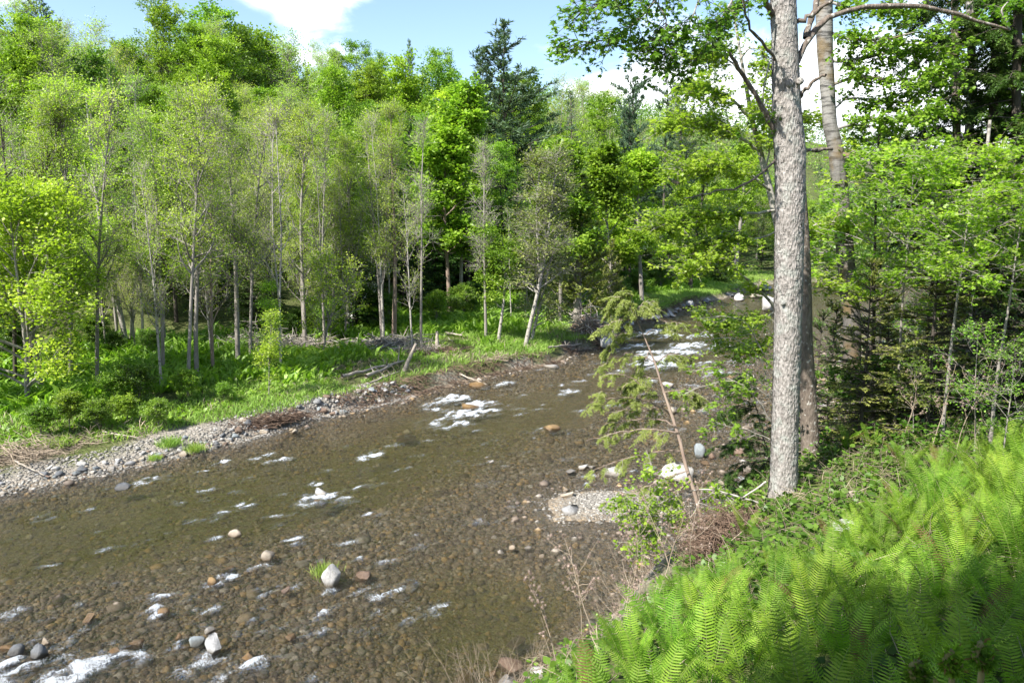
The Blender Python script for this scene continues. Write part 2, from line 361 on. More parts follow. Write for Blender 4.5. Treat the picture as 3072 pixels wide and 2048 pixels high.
wd_ = np.maximum(xr(Y)-xl(Y), 1); ff = np.clip((X-xl(Y))/wd_, 0, 1)
deep = sstep(-0.12, -0.45, Z)
g = link('ground', tb.mesh('ground', [m], True, {'wet': wetz.ravel(), 'veg': veg.ravel(), 'deep': deep.ravel()})); tag(g, kind='structure')

# ------------------------------------------------------------------ water
# (u, v, half-width px, strength) of the white water, turned into places on the river
FOAM = [(455, 398, 18, 1), (478, 404, 20, 1), (468, 413, 26, 1), (486, 411, 14, 1), (440, 409, 9, .8), (460, 423, 14, .9), (505, 383, 14, .7), (545, 428, 12, .7), (570, 391, 12, .7), (372, 455, 10, 1), (360, 460, 8, .8),
        (268, 455, 9, .8), (263, 462, 10, .7), (325, 496, 14, 1), (305, 498, 12, .9), (345, 499, 10, .8), (244, 505, 12, 1), (230, 508, 10, .7), (165, 535, 7, 1), (150, 541, 7, 1), (160, 478, 12, 1), (148, 478, 6, .7), (225, 461, 8, 1),
        (228, 577, 11, 1), (222, 583, 7, .7), (258, 590, 9, .7), (272, 592, 8, .7), (316, 616, 8, 1), (325, 612, 6, .9), (372, 585, 10, .9), (398, 586, 14, 1), (412, 582, 6, .8), (155, 608, 7, .9), (158, 614, 5, 1), (195, 600, 7, .6), (8, 618, 12, .8), (18, 608, 10, .7),
        (60, 678, 22, 1.2), (85, 668, 14, 1.2), (100, 657, 13, 1.2), (130, 652, 16, 1), (140, 657, 10, 1), (112, 646, 8, .9), (250, 664, 14, 1.2), (258, 660, 9, 1), (180, 672, 10, .6), (10, 660, 10, 1.1), (25, 664, 9, .9), (180, 645, 5, .8), (175, 653, 5, .7), (205, 655, 5, .7),
        (300, 645, 6, .8), (296, 649, 8, .8), (286, 652, 6, .6), (430, 605, 12, .8), (445, 606, 10, .8), (405, 600, 9, .7), (438, 599, 9, .7), (360, 630, 11, .7), (375, 628, 7, .8), (340, 606, 9, .6), (380, 612, 7, .6), (410, 618, 7, .7), (250, 578, 6, .5), (235, 633, 6, .4),
        (660, 358, 20, 1.2), (680, 352, 18, 1), (690, 345, 20, .9), (650, 352, 12, 1.1), (668, 364, 16, .9), (705, 362, 12, .6), (640, 333, 16, .9), (658, 330, 14, .9), (672, 335, 12, .8), (625, 328, 8, .6), (700, 335, 14, .7), (720, 345, 14, .6), (640, 345, 12, .7), (600, 362, 10, .4), (620, 371, 12, .5),
        (650, 380, 16, .5), (690, 385, 14, .5), (720, 372, 16, .6), (735, 360, 10, .6), (650, 312, 6, .5), (700, 310, 10, .5), (735, 322, 10, .5), (525, 395, 9, .5), (510, 405, 10, .4), (345, 446, 8, .4), (430, 440, 10, .4), (460, 462, 9, .4), (395, 470, 9, .5), (500, 440, 10, .4),
        (330, 470, 8, .5), (300, 513, 8, .4), (420, 545, 6, .5), (250, 480, 12, .4), (120, 500, 8, .4), (90, 508, 8, .5), (355, 558, 8, .3), (30, 640, 8, .6), (70, 640, 8, .4), (320, 560, 6, .5), (330, 590, 6, .8), (210, 620, 6, .5), (560, 470, 10, .4), (700, 470, 10, .5), (720, 500, 12, .4), (690, 495, 12, .4), (740, 478, 8, .6)]
yw = np.concatenate([np.arange(5.5, 22, 0.045), 22+np.cumsum(0.05*1.009**np.arange(460))]); yw = yw[yw < 102]
tt = np.linspace(0, 1, 520)
Yw = np.repeat(yw[:, None], len(tt), 1); Xw = (xl(yw)-1.0)[:, None]*(1-tt)+(xr(yw)+1.0)[:, None]*tt
Zb = ground(Xw, Yw); depth = np.clip(-Zb, -0.2, 1.5)
# flow direction, used for stretched ripples
fd = np.array([0.50, 0.866]); Sx = Xw*fd[0]+Yw*fd[1]; Sy = Xw*fd[1]-Yw*fd[0]
foam = np.zeros_like(Xw)
_rs = np.random.default_rng(99)
for _ in range(260):
    cy = 8.5+38*_rs.uniform()**1.5; f_ = _rs.uniform(.03, .8); cx_ = np.interp(cy, LY, LX)*(1-f_)+np.interp(cy, RY, RX)*f_; rr_ = _rs.uniform(.05, .22)*(1+cy*.02); kk_ = _rs.uniform(.3, .7)
    j0, j1 = np.searchsorted(yw, [cy-rr_*4, cy+rr_*4]); dx = Xw[j0:j1]-cx_; dy = Yw[j0:j1]-cy
    foam[j0:j1] = np.maximum(foam[j0:j1], kk_*np.exp(-((dx*.94+dy*.34)/(rr_*1.8))**2-((-dx*.34+dy*.94)/(rr_*.8))**2))
for (u, v, hw, k) in FOAM:
    k = k*(1.0+.30*float(sstep(385, 360, v)))
    c = gp(u, v); e = gp(u+hw, v); rx = abs(e[0]-c[0])*1.1; ry = max(rx*0.75, 0.16)
    near_ = (abs(Xw-c[0]) < rx*3) & (abs(Yw-c[1]) < rx*3)
    if not near_.any(): continue
    dx = Xw[near_]-c[0]; dy = Yw[near_]-c[1]; s1 = dx*0.94+dy*0.34; s2 = -dx*0.34+dy*0.94
    foam[near_] = np.maximum(foam[near_], k*np.exp(-(s1/rx)**2-(s2/ry)**2))
    dn = np.hypot(Xw-c[0], Yw-c[1]) < rx*4.5                       # the wake trailing downstream
    ds = (Xw[dn]-c[0])*-.62+(Yw[dn]-c[1])*-.78; dl = (Xw[dn]-c[0])*.78-(Yw[dn]-c[1])*.62
    foam[dn] = np.maximum(foam[dn], .62*k*np.exp(-((ds-rx*1.3)/(rx*1.3))**2-(dl/(ry*.9))**2))
streak = np.clip(fbm(Sx*0.7, Sy*2.6, 4, 50)*3.2-0.62, 0, 1)*sstep(0.6, 0.2, np.clip((Xw-xl(Yw))/np.maximum(xr(Yw)-xl(Yw), 1), 0, 1)*0.6)*0.55
shal = sstep(0.34, 0.08, depth)*sstep(13.2, 11.5, Yw)*sstep(1.2, -1.0, Xw)
streak2 = np.clip(fbm(Sx*1.6+9, Sy*2.4, 4, 60)*4.4-0.35, 0, 1)*shal*1.0
foam = foam*(.15+1.3*np.clip(.5+fbm(Sx*3.2, Sy*8, 4, 63)*3.4, 0, 1.15)+.25*sstep(20, 30, Yw))
foam = np.clip(foam+streak+streak2, 0, 1.3)
rough_ = sstep(20, 30, Yw)*0.5+shal*0.7
Zw = 0.016*fbm(Sx*1.2, Sy*3.4, 4, 70)*(1+2.5*rough_) + 0.030*fbm(Sx*3, Sy*5.0, 3, 77)*rough_ + np.clip(foam, 0, 1)*(0.03+0.20*fbm(Sx*5, Sy*7, 3, 81))
wb = grid_buf(Xw, Yw, Zw)
m, nt, out = newmat('river_water')
tcn = nd(nt, 'ShaderNodeTexCoord'); mp = nd(nt, 'ShaderNodeMapping', i_Vector=tcn.outputs['Object']); mp.inputs['Rotation'].default_value = (0, 0, math.radians(-58)+math.radians(90)); mp.inputs['Scale'].default_value = (1.0, 1.0, 1.0)
mp.vector_type = 'TEXTURE'
st = nd(nt, 'ShaderNodeMapping', i_Vector=mp.outputs[0]); st.inputs['Scale'].default_value = (2.3, 1.0, 1.0)
w1 = nd(nt, 'ShaderNodeTexNoise', i_Vector=st.outputs[0], i_Scale=3.2, i_Detail=8.0, i_Roughness=0.62, i_Distortion=0.5)
w2 = nd(nt, 'ShaderNodeTexNoise', i_Vector=st.outputs[0], i_Scale=14.0, i_Detail=6.0, i_Roughness=0.75, i_Distortion=0.8)
wn = nd(nt, 'ShaderNodeTexNoise', i_Vector=mp.outputs[0], i_Scale=26.0, i_Detail=9.0, i_Roughness=0.8, i_Distortion=1.2)
hsum = math_(nt, 'ADD', math_(nt, 'MULTIPLY', w1.outputs['Fac'], 1.0), math_(nt, 'MULTIPLY', w2.outputs['Fac'], 0.35))
bp = nd(nt, 'ShaderNodeBump', i_Strength=1.0, i_Distance=0.26, i_Height=hsum)
dp = nd(nt, 'ShaderNodeAttribute', attribute_name='depth').outputs['Fac']; fo = nd(nt, 'ShaderNodeAttribute', attribute_name='foam').outputs['Fac']
tcl = ramp(nt, dp, [(0.0, (0.98, 0.97, 0.95)), (0.2, (0.90, 0.87, 0.76)), (0.45, (0.76, 0.74, 0.46)), (1.0, (0.40, 0.40, 0.19))])
tr = nd(nt, 'ShaderNodeBsdfTransparent', i_Color=tcl)
df = nd(nt, 'ShaderNodeBsdfDiffuse', i_Color=(0.125, 0.12, 0.055, 1), i_Normal=bp.outputs[0])
turb = nd(nt, 'ShaderNodeMixShader', i_0=math_(nt, 'MULTIPLY', dp, 0.32), i_1=tr.outputs[0], i_2=df.outputs[0])
fr = nd(nt, 'ShaderNodeFresnel', i_IOR=1.40, i_Normal=bp.outputs[0]); gl = nd(nt, 'ShaderNodeBsdfGlossy', i_Roughness=0.13, i_Normal=bp.outputs[0], i_Color=(1, 1, 1, 1))
wt = nd(nt, 'ShaderNodeMixShader', i_0=fr.outputs[0], i_1=turb.outputs[0], i_2=gl.outputs[0])
rn = nd(nt, 'ShaderNodeTexNoise', i_Vector=st.outputs[0], i_Scale=4.0, i_Detail=9.0, i_Roughness=0.60, i_Distortion=1.2)
ridge = math_(nt, 'SUBTRACT', 1.0, math_(nt, 'MULTIPLY', math_(nt, 'ABSOLUTE', math_(nt, 'SUBTRACT', rn.outputs['Fac'], .5)), 7.0))
nf_ = math_(nt, 'ADD', math_(nt, 'MULTIPLY', ridge, .42), math_(nt, 'MULTIPLY', math_(nt, 'SUBTRACT', w2.outputs['Fac'], .5), 1.6))
fm = nd(nt, 'ShaderNodeMapRange', i_Value=math_(nt, 'ADD', nf_, math_(nt, 'MULTIPLY', fo, .85)))
fm.inputs[1].default_value = 0.70; fm.inputs[2].default_value = 1.22
bf = nd(nt, 'ShaderNodeBump', i_Strength=0.9, i_Distance=0.08, i_Height=wn.outputs['Fac'])
fp = nd(nt, 'ShaderNodeBsdfPrincipled', i_Roughness=0.4, i_Normal=bf.outputs[0]); fp.inputs['Base Color'].default_value = (0.62, 0.66, 0.70, 1)
wf = nd(nt, 'ShaderNodeMixShader', i_0=math_(nt, 'MULTIPLY', fm.outputs[0], math_(nt, 'MINIMUM', math_(nt, 'MULTIPLY', fo, 4.0), 0.85)), i_1=wt.outputs[0], i_2=fp.outputs[0])
nt.links.new(wf.outputs[0], out.inputs[0])
wo = link('river_water', wb.mesh('river_water', [m], True, {'depth': np.clip(depth, 0, 1).ravel(), 'foam': foam.ravel()})); tag(wo, kind='structure')

# ------------------------------------------------------------------ tree prototypes
def roundprof(r): return np.sqrt(np.clip(1-((r-0.38)/0.68)**2, 0.03, 1))
def coneprof(r): return np.clip(1-r, 0.04, 1)**0.85
def vaseprof(r): return np.clip(0.45+0.75*r-0.9*np.clip(r-0.55, 0, 1)**1.2, 0.15, 1)
def tree_proto(name, seed, H=14.0, r0=0.16, base=0.3, nb=26, spread=3.2, ang=(1.25, 0.5), prof=roundprof, up=0.10, k2=6, k3=4, nl=10, ls=0.15, scat=0.16,
               leafm='maple', bark='bark', twigm='twig', twigs=True, flat=0.6, wob=0.10, tw=0.012, lean=0.0, fork=0, l3=0.55, tpl=T_DIAM, lw=0.8, trunk_wob=0.02, l2f=0.55, top=0.97, curves=None, azr=None, irr=.25):
    rng = np.random.default_rng(seed)
    tb_, cb = Buf(), Buf()
    nseg = 12
    d0 = nrm(np.array([[lean, 0.3*lean*rng.normal(), 1.0]]))
    tr_ = grow(np.zeros((1, 3)), d0, np.array([H*top]), nseg, 0.02, trunk_wob, rng); rad = r0*(1-np.linspace(0, 1, nseg+1)*0.88)
    rad[0] *= 1.25
    if curves:
        stems = []
        for P_, ra in curves:
            tubes(tb_, P_, np.asarray(ra)*np.ones(nseg+1), 10); stems.append(np.asarray(P_)[None])
    else:
        tubes(tb_, tr_, rad[None], 8); stems = [tr_]
    if fork and not curves:
        for i in range(fork):
            t0 = rng.uniform(0.18, 0.42); p, d = sampl(tr_, np.array([0]), np.array([t0]))
            dd = tilt(d, np.array([rng.uniform(0.25, 0.45)]), np.array([rng.uniform(0, 6.28)]))
            f_ = grow(p, dd, np.array([H*(top-t0)*rng.uniform(.8, 1.0)]), nseg, 0.06, trunk_wob*1.5, rng)
            rr = np.interp(t0, [0, 1], [r0, r0*.12])*0.75*(1-np.linspace(0, 1, nseg+1)*0.85); tubes(tb_, f_, rr[None], 6); stems.append(f_)
    ST = np.concatenate(stems, 0); ns = len(stems)
    si = rng.integers(0, ns, nb); rel = np.sort(rng.uniform(0, 1, nb)); t = base+(1-base)*rel*0.98
    if ns > 1:
        t = np.where(si > 0, np.clip(rel*0.95+0.05, 0.1, 0.97), t)
    p, d = sampl(ST, si, t); az = np.arange(nb)*2.4+rng.normal(0, 0.4, nb)
    if azr is not None: az = azr[0]+rng.normal(0, azr[1], nb)
    an = ang[0]*(1-rel)+ang[1]*rel+rng.normal(0, 0.12, nb)
    L1 = spread*prof(rel)*rng.uniform(1-irr*1.15, 1.15, nb)
    B1 = grow(p, tilt(nrm(d*0.3+np.array([0, 0, 1.])), an, az), L1, 6, up, wob, rng)
    R1 = np.minimum(r0*(1-0.88*t)*0.5, 0.012+L1*0.014)[:, None]*(1-np.linspace(0, 1, 7)*0.75)[None]
    tubes(tb_, B1, R1, 5)
    n2 = nb*k2; i2 = np.repeat(np.arange(nb), k2); t2 = rng.uniform(0.0, 1.0, n2)**.7*.8+.2
    p, d = sampl(B1, i2, t2); L2 = np.repeat(L1, k2)*l2f*(1.25-t2)*rng.uniform(0.6, 1.2, n2)+0.15
    d2 = tilt(d, rng.uniform(0.5, 1.1, n2), rng.uniform(0, 6.28, n2)); d2[:, 2] *= (1-flat*0.5); 
    B2 = grow(p, d2, L2, 4, up*0.8, wob*1.3, rng)
    R2 = (tw*0.9+0.006*L2)[:, None]*(1-np.linspace(0, 1, 5)*0.7)[None]
    tubes(tb_, B2, R2, 4)
    n3 = n2*k3; i3 = np.repeat(np.arange(n2), k3); t3 = rng.uniform(0.15, 1.0, n3)
    p, d = sampl(B2, i3, t3); L3 = l3*rng.uniform(0.5, 1.3, n3)
    d3 = tilt(d, rng.uniform(0.4, 1.0, n3), rng.uniform(0, 6.28, n3)); d3[:, 2] *= (1-flat*0.5)
    B3 = grow(p, d3, L3, 2, up*0.6, wob*1.3, rng)
    if twigs: tubes(cb, B3, np.broadcast_to(np.array([tw, tw*0.75, tw*0.4]), (n3, 3)), 3, 1, rng.uniform(0, 1, n3))
    if nl:
        ne = n3*nl; i = np.repeat(np.arange(n3), nl); tq = rng.uniform(0.2, 1.0, ne)
        p, d = sampl(B3, i, tq); p = p+rng.normal(0, scat, (ne, 3))*np.array([1, 1, 0.55])
        dd = nrm(d*0.4+rng.normal(0, 1, (ne, 3))*np.array([1, 1, 0.55]))
        nn = nrm(np.array([0, 0, 1.])*flat*1.6+rng.normal(0, 0.55, (ne, 3)))
        base_ = np.repeat(rng.uniform(0, 0.6, n3), nl); tone = np.repeat(np.repeat(np.repeat(rng.uniform(-.25, .3, nb), k2), k3), nl)
        leaves(cb, p, dd, nn, ls*rng.uniform(0.65, 1.25, ne), ls*lw*rng.uniform(0.7, 1.2, ne), tpl, np.clip(base_+tone+rng.uniform(0, .4, ne), 0, 1), 0)
    return (('trunk', tb_.mesh(name+'_trunk', [M[bark]], True)), ('crown', cb.mesh(name+'_crown', [M[leafm], M[twigm]])))

def pine_proto(name, seed, H=18.0, r0=0.2, base=0.25, spread=3.4, whorl=0.75, per=5, leafm='pine', ragged=0.3, tuft=13, tl=0.26, droop=0.0, upc=0.05, profe=0.8, flatb=0.0, bark='barkd', tlw=0.05, dens=1.0, curve=None):
    rng = np.random.default_rng(seed); tb_, cb = Buf(), Buf()
    tr_ = grow(np.zeros((1, 3)), np.array([[0, 0, 1.]]), np.array([H]), 12, 0.03, 0.012, rng) if curve is None else np.asarray(curve, float)[None]
    nk = tr_.shape[1]
    tubes(tb_, tr_, (r0*(1-np.linspace(0, 1, nk)*0.93))[None], 8)
    nw = int(H*(1-base)/whorl); rel = np.repeat(np.linspace(0, 0.985, nw), per)+rng.uniform(-.012, .012, nw*per); rel = np.clip(rel, 0, 0.99)
    keep = rng.uniform(0, 1, len(rel)) > ragged*0.4; rel = rel[keep]; n = len(rel)
    p, d = sampl(tr_, np.zeros(n, int), base+(1-base)*rel)
    L1 = spread*np.clip((1-rel)*1.5/profe**.5*.62+0.10, 0, 1)**.9*rng.uniform(1-ragged, 1+ragged*0.5, n); az = rng.uniform(0, 6.28, n)
    an = np.interp(rel, [0, .55, .85, 1], [1.5+droop, 1.3+droop, 1.0+droop*.5, .5])
    B1 = grow(p, tilt(d, an+rng.normal(0, .1, n), az), L1, 6, upc, 0.05, rng)
    tubes(tb_, B1, (0.012+0.010*L1)[:, None]*(1-np.linspace(0, 1, 7)*.8)[None], 4)
    k2 = np.maximum((L1*4.2*dens).astype(int), 3); i2 = np.repeat(np.arange(n), k2); t2 = rng.uniform(0.15, 1, len(i2)); p, d = sampl(B1, i2, t2)
    side = np.cross(d, np.array([0, 0, 1.])); sg = rng.choice([-1, 1], len(i2))[:, None]
    d2 = nrm(d*0.7+side*sg*rng.uniform(.4, 1.1, (len(i2), 1))+np.array([0, 0, 1.])*rng.normal(0.12-droop*.5, 0.15*(1-flatb), (len(i2), 1)))
    L2 = (0.28*L1[i2]*(1.2-t2)+0.18)*rng.uniform(.6, 1.2, len(i2)); B2 = grow(p, d2, L2, 3, upc*0.5-droop*.3, 0.06, rng)
    tubes(cb, B2, np.broadcast_to([0.012, .01, .007, .004], (len(i2), 4)), 3, 1)
    nn_ = np.maximum((tuft*L2/0.5).astype(int), 6); i = np.repeat(np.arange(len(i2)), nn_); m_ = len(i); t = rng.uniform(0.05, 1, m_)
    p, d = sampl(B2, i, t); dd = tilt(d, rng.uniform(.3, 1.0, m_), rng.uniform(0, 6.28, m_)); dd[:, 2] *= (1-flatb); dd[:, 2] -= droop*0.4
    nrm_ = nrm(np.array([0, 0, 1.])*(0.4+flatb*2)+rng.normal(0, .5, (m_, 3)))
    leaves(cb, p, dd, nrm_, tl*rng.uniform(.6, 1.2, m_), tlw*np.ones(m_), T_DIAM, np.clip(rng.uniform(0, .6, len(i2))[i]+rng.uniform(0, .4, m_), 0, 1), 0)
    return (('trunk', tb_.mesh(name+'_trunk', [M[bark]], True)), ('crown', cb.mesh(name+'_crown', [M[leafm], M['twigd']])))

PR = {}
for i in range(3):
    PR['maple%d' % i] = tree_proto('maple', 10+i, H=14, r0=.17, base=.14, nb=40, spread=4.3, k2=8, k3=4, nl=14, ls=.17, twigs=False, leafm='maple', bark='barkd', scat=.15, irr=.5)
for i in range(2):
    PR['yellow%d' % i] = tree_proto('yellow_maple', 30+i, H=11, r0=.12, base=.15, nb=34, spread=3.6, k2=7, k3=4, nl=13, ls=.16, twigs=False, leafm='maple_y', bark='bark', flat=.9, scat=.15, irr=.5)
for i in range(2):
    PR['green%d' % i] = tree_proto('green_tree', 40+i, H=13, r0=.16, base=.1, nb=38, spread=3.6, k2=7, k3=4, nl=14, ls=.17, twigs=False, leafm='green', bark='barkd', scat=.17, irr=.5)
for i in range(3):
    PR['bud%d' % i] = tree_proto('budding_tree', 50+i, H=14.5, r0=.14, base=.26, nb=38, spread=4.0, ang=(.9, .3), up=.13, k2=8, k3=5, nl=7, ls=.10, leafm='pale', scat=.13, flat=.6, fork=2, tw=.008, l3=.8, irr=.45)
for i in range(3):
    PR['bare%d' % i] = tree_proto('bare_tree', 60+i, H=12.5, r0=.11, base=.2, nb=44, spread=3.0, ang=(.9, .25), prof=lambda q: 1-.6*q, up=.12, k2=7, k3=6, nl=1, ls=.10, leafm='pale', scat=.08, flat=.3, fork=1 if i else 0, tw=.010, l3=.8, irr=.4)
for i in range(2):
    PR['pine%d' % i] = pine_proto('white_pine', 70+i, H=19, spread=4.2, base=.25, ragged=.55, per=8, whorl=.75, profe=.45, tl=.34, tlw=.085, tuft=14)
PR['pinetall'] = pine_proto('ragged_pine', 75, H=20, spread=2.4, base=.42, ragged=.7, per=4, whorl=.8, profe=.2, tl=.36, tlw=.10, tuft=20)
for i in range(2):
    PR['hem%d' % i] = pine_proto('hemlock', 80+i, H=13, r0=.14, spread=2.9, base=.05, ragged=.35, per=8, whorl=.42, leafm='hemlock', droop=.14, upc=.0, tl=.22, tlw=.11, flatb=.5, tuft=17)
PR['spruce'] = pine_proto('spruce', 85, H=13, spread=1.9, base=.1, ragged=.25, per=6, whorl=.5, leafm='pine', droop=.15, upc=.03, tl=.2, tlw=.06)
PR['cedar'] = pine_proto('cedar', 88, H=9.5, spread=1.9, base=.05, ragged=.4, per=8, whorl=.36, leafm='cedar', droop=-.25, upc=.10, tl=.17, tlw=.07, profe=.7, tuft=16, bark='bark')

KIND = {'maple': ('maple_tree', 'tree'), 'yellow': ('maple_tree', 'tree'), 'green': ('broadleaf_tree', 'tree'), 'bud': ('budding_tree', 'tree'), 'bare': ('bare_tree', 'tree'),
        'pine': ('pine_tree', 'conifer'), 'pinetall': ('pine_tree', 'conifer'), 'hem': ('hemlock_tree', 'conifer'), 'spruce': ('spruce_tree', 'conifer'), 'cedar': ('cedar_tree', 'conifer')}
HH = {'maple': 14, 'yellow': 11, 'green': 13, 'bud': 14.5, 'bare': 12.5, 'pine': 19, 'pinetall': 20, 'hem': 13, 'spruce': 13, 'cedar': 9.5}
def put(pk, x, y, H=None, rz=0, label=None, group=None, wid=1.0, z=None):
    kd = pk.rstrip('0123456789'); nm, cat = KIND[kd]; s = (H or HH[kd])/HH[kd]
    zz = G(x, y)-0.08 if z is None else z
    return thing(nm, label, cat, (x, y, zz), rz, (s*wid, s*wid, s), group, PR[pk])
R = random.Random(5)
def pick(k):
    n = {'maple': 3, 'yellow': 2, 'green': 2, 'bud': 3, 'bare': 3, 'pine': 2, 'hem': 2}.get(k)
    return k if n is None else k+str(R.randrange(n))

# skyline and canopy trees set by hand: kind, u, top v, distance, label
SKY = [('pine0', 33, -12, 75, 'brownish dark pine rising over the far left treetops', 1.0), ('bud0', 62, 30, 80, None, 1), ('spruce', 112, 38, 105, 'short dark spruce on the skyline right of the leftmost pine', 1), ('spruce', 128, 40, 110, 'small dark spruce just left of the split-topped pine', 1),
       ('pine1', 158, -22, 95, 'tall dark pine with a split top showing behind a bright green crown', .9), ('maple0', 168, 4, 80, 'bright yellow-green maple reaching up in front of the split-topped pine', .8), ('maple1', 205, 22, 88, None, 1), ('bud1', 213, 25, 80, None, .9), ('maple2', 240, 25, 92, None, 1.1), ('maple0', 265, 40, 95, None, 1.1), ('green0', 250, 45, 85, None, 1),
       ('bud0', 318, 52, 105, 'twiggy grey treetop on the skyline left of centre', .8), ('bud2', 290, 60, 90, None, 1), ('maple1', 355, 48, 135, 'round pale green treetop alone on the skyline left of the small pine', 1.1), ('maple2', 338, 60, 135, None, 1), ('maple0', 378, 58, 130, None, 1), ('pine0', 409, 42, 130, 'small dark bluish pine standing between two round skyline treetops', .55),
       ('maple1', 438, 56, 135, 'round light green treetop between the small pine and the big pine', 1), ('pine1', 505, 27, 72, 'big spreading blue-green pine dominating the centre of the skyline', 1.35), ('pine0', 482, 52, 74, 'shorter shaggy pine leaning on the left side of the big skyline pine', .7),
       ('pinetall', 630, 46, 66, 'tall ragged pine with a bare mid trunk above the green hillside', .7), ('pine1', 634, 92, 64, 'broad soft grey-green pine below the ragged pine', .72), ('pinetall', 668, 52, 92, 'thin ragged pine against the white cloud right of centre', .8),
       ('maple0', 400, 72, 100, None, 1.2), ('maple2', 372, 85, 85, None, 1.1), ('maple1', 515, 85, 75, 'bright maple crown directly below the big skyline pine', 1.1), ('bud1', 325, 66, 75, None, .9), ('green1', 445, 80, 95, None, 1), ('yellow0', 460, 100, 80, None, 1.2), ('bud0', 560, 86, 130, None, 1.1), ('bud2', 585, 88, 140, None, 1.1), ('spruce', 573, 92, 120, 'dark pointed spruce in the pale woods left of the ragged pine', 1),
       ('bud1', 610, 92, 150, None, 1.1), ('maple1', 598, 108, 95, None, 1), ('pine0', 680, 95, 100, 'hazy grey-green pine low on the skyline right of the ragged pine', .8), ('bud0', 90, 34, 85, None, 1.1), ('bud1', 8, 0, 70, None, 1), ('maple2', 190, 40, 78, None, 1), ('bud2', 140, 55, 80, None, 1.2), ('maple0', 290, 48, 100, None, 1)]
placed = []
for k, u, v, D, lab, wd in SKY:
    p = at(u, v, D); gz = G(p[0], p[1]); H = p[2]-gz
    H = min(max(H, 7), 26)
    placed.append((p[0], p[1], 2.2))
    nm = KIND[k.rstrip('0123456789')]
    put(k, p[0], p[1], H, R.uniform(0, 6.28), lab or {'bud': 'hazy pale treetop among the skyline trees of the far hillside', 'maple': 'leafy bright green treetop among the skyline trees of the far hillside', 'green': 'darker green treetop among the skyline trees of the far hillside', 'yellow': 'yellow-green treetop just below the skyline of the far hillside'}[k.rstrip('0123456789')],
        None if lab else 'treetops along the hillside skyline', wd)

GRP = {'maple': ('bright yellow-green maple crowded among the trees of the far hillside', 'maples on the far hillside'),
       'yellow': ('yellow leafing maple in the lower woods across the river', 'yellow maples in the far woods'),
       'green': ('dense mid-green leafy tree in the woods across the river', 'green trees in the far woods'),
       'bud': ('grey-twigged tree in pale new leaf in the woods across the river', 'budding trees in the far woods'),
       'bare': ('nearly leafless grey tree standing in the woods across the river', 'bare trees in the far woods'),
       'hem': ('dark green hemlock filling the shaded woods across the river', 'hemlocks in the far woods'),
       'pine': ('blue-green pine standing among the leafy trees of the hillside', 'pines on the hillside'),
       'spruce': ('small dark spruce among the leafy trees of the hillside', 'spruces on the hillside')}
cnt = 0
rows = []
yy = 16.0
while yy < 175:
    step = 3.1 if yy < 60 else (3.9 if yy < 100 else 5.6)
    xx = -0.78*yy-16
    while xx < 0.8*yy+12:
        x = xx+R.uniform(-.45, .45)*step; y = yy+R.uniform(-.45, .45)*step; xx += step
        a = float(sl(np.array([x]), np.array([y]))[0]); edge = 10.5+2.0*math.sin(y*.3) - 6.5*min(max((y-50)/12, 0), 1)
        if a < edge: continue
        if y > 100 and (float(np.interp(y, HY, HX))-x)*0.86 < 12: continue
        u, v = proj((x, y, G(x, y)+8))
        if u < -130 - (250 if y < 60 else 0) or u > 1090: continue
        if any((x-px)**2+(y-py)**2 < d*d for px, py, d in placed): continue
        rows.append((x, y, a, u, step))
    yy += step
for x, y, a, u, step in rows:
    n = float(vnoise(np.array([x*0.06]), np.array([y*0.06]), 91)[0]); q = R.random(); bn = 0
    left = u < 330
    deep_ = a < 21
    if deep_ and left and R.random() < .15: continue
    if deep_:
        k = 'hem' if q < .52 else 'green' if q < .42 else ('bud' if left else 'maple') if q < .84 else 'bare' if (q < .90 and left) else ('yellow' if u > 560 else 'maple')
    elif left: k = 'bud' if q < .38 else 'maple' if q < .80 else 'green' if q < .88 else 'spruce' if q < .92 else 'hem'
    else: k = 'maple' if q < .52 else 'bud' if q < .72 else 'yellow' if q < .84 else 'green' if q < .94 else 'hem'
    if u > 560 and y < 85 and q > .6 and k in ('maple', 'green'): k = 'yellow'
    kk = pick(k); H = HH[k]*R.uniform(.66, 1.0)*(0.86 if y > 60 else 1.0)
    if a < 14: H *= 0.8
    if left and a < 30: H *= (.66 if k in ('hem', 'green', 'bud') else .72)
    vs_ = float(np.interp(u, [0, 30, 60, 150, 200, 250, 290, 330, 375, 420, 470, 540, 600, 700, 800, 1024], [30, 32, 52, 55, 38, 42, 60, 82, 76, 82, 92, 98, 103, 108, 130, 160])); zt = at(u, vs_+3, y)[2]-G(x, y)
    if zt < 5.5: continue
    H = min(H, zt)
    put(kk, x, y, H, R.uniform(0, 6.28), GRP[k][0], GRP[k][1], .95 if step < 3.5 else 1.15 if step < 5 else 1.5); cnt += 1
print('forest', cnt)

# ------------------------------------------------------------------ distant wood beyond the bend
rng = np.random.default_rng(4)
b = Buf(); nC = 1500
yc = 150+rng.uniform(0, 1, nC)**1.2*420; xc = (rng.uniform(-0.62, 0.86, nC))*yc
e_ = rng.uniform(0, 1, 260); yc = np.concatenate([yc, 92+e_*70]); xc = np.concatenate([xc, (0.42+rng.uniform(0, .5, 260))*(92+e_*70)])
ok_ = (yc > 175) | (xc > np.interp(yc, HY, HX)-14); xc, yc = xc[ok_], yc[ok_]; ok_ = (sl(xc, yc) > 2); xc, yc = xc[ok_], yc[ok_]; nC = len(xc)
zc = ground(xc, yc); hc = rng.uniform(8, 14, nC); rc = rng.uniform(2.8, 5.2, nC)*np.where(yc < 175, .8, 1.1); hc = np.where(yc < 175, hc*.85, hc)
nlv = np.where(yc < 260, 260, 150); i = np.repeat(np.arange(nC), nlv); mm = len(i)
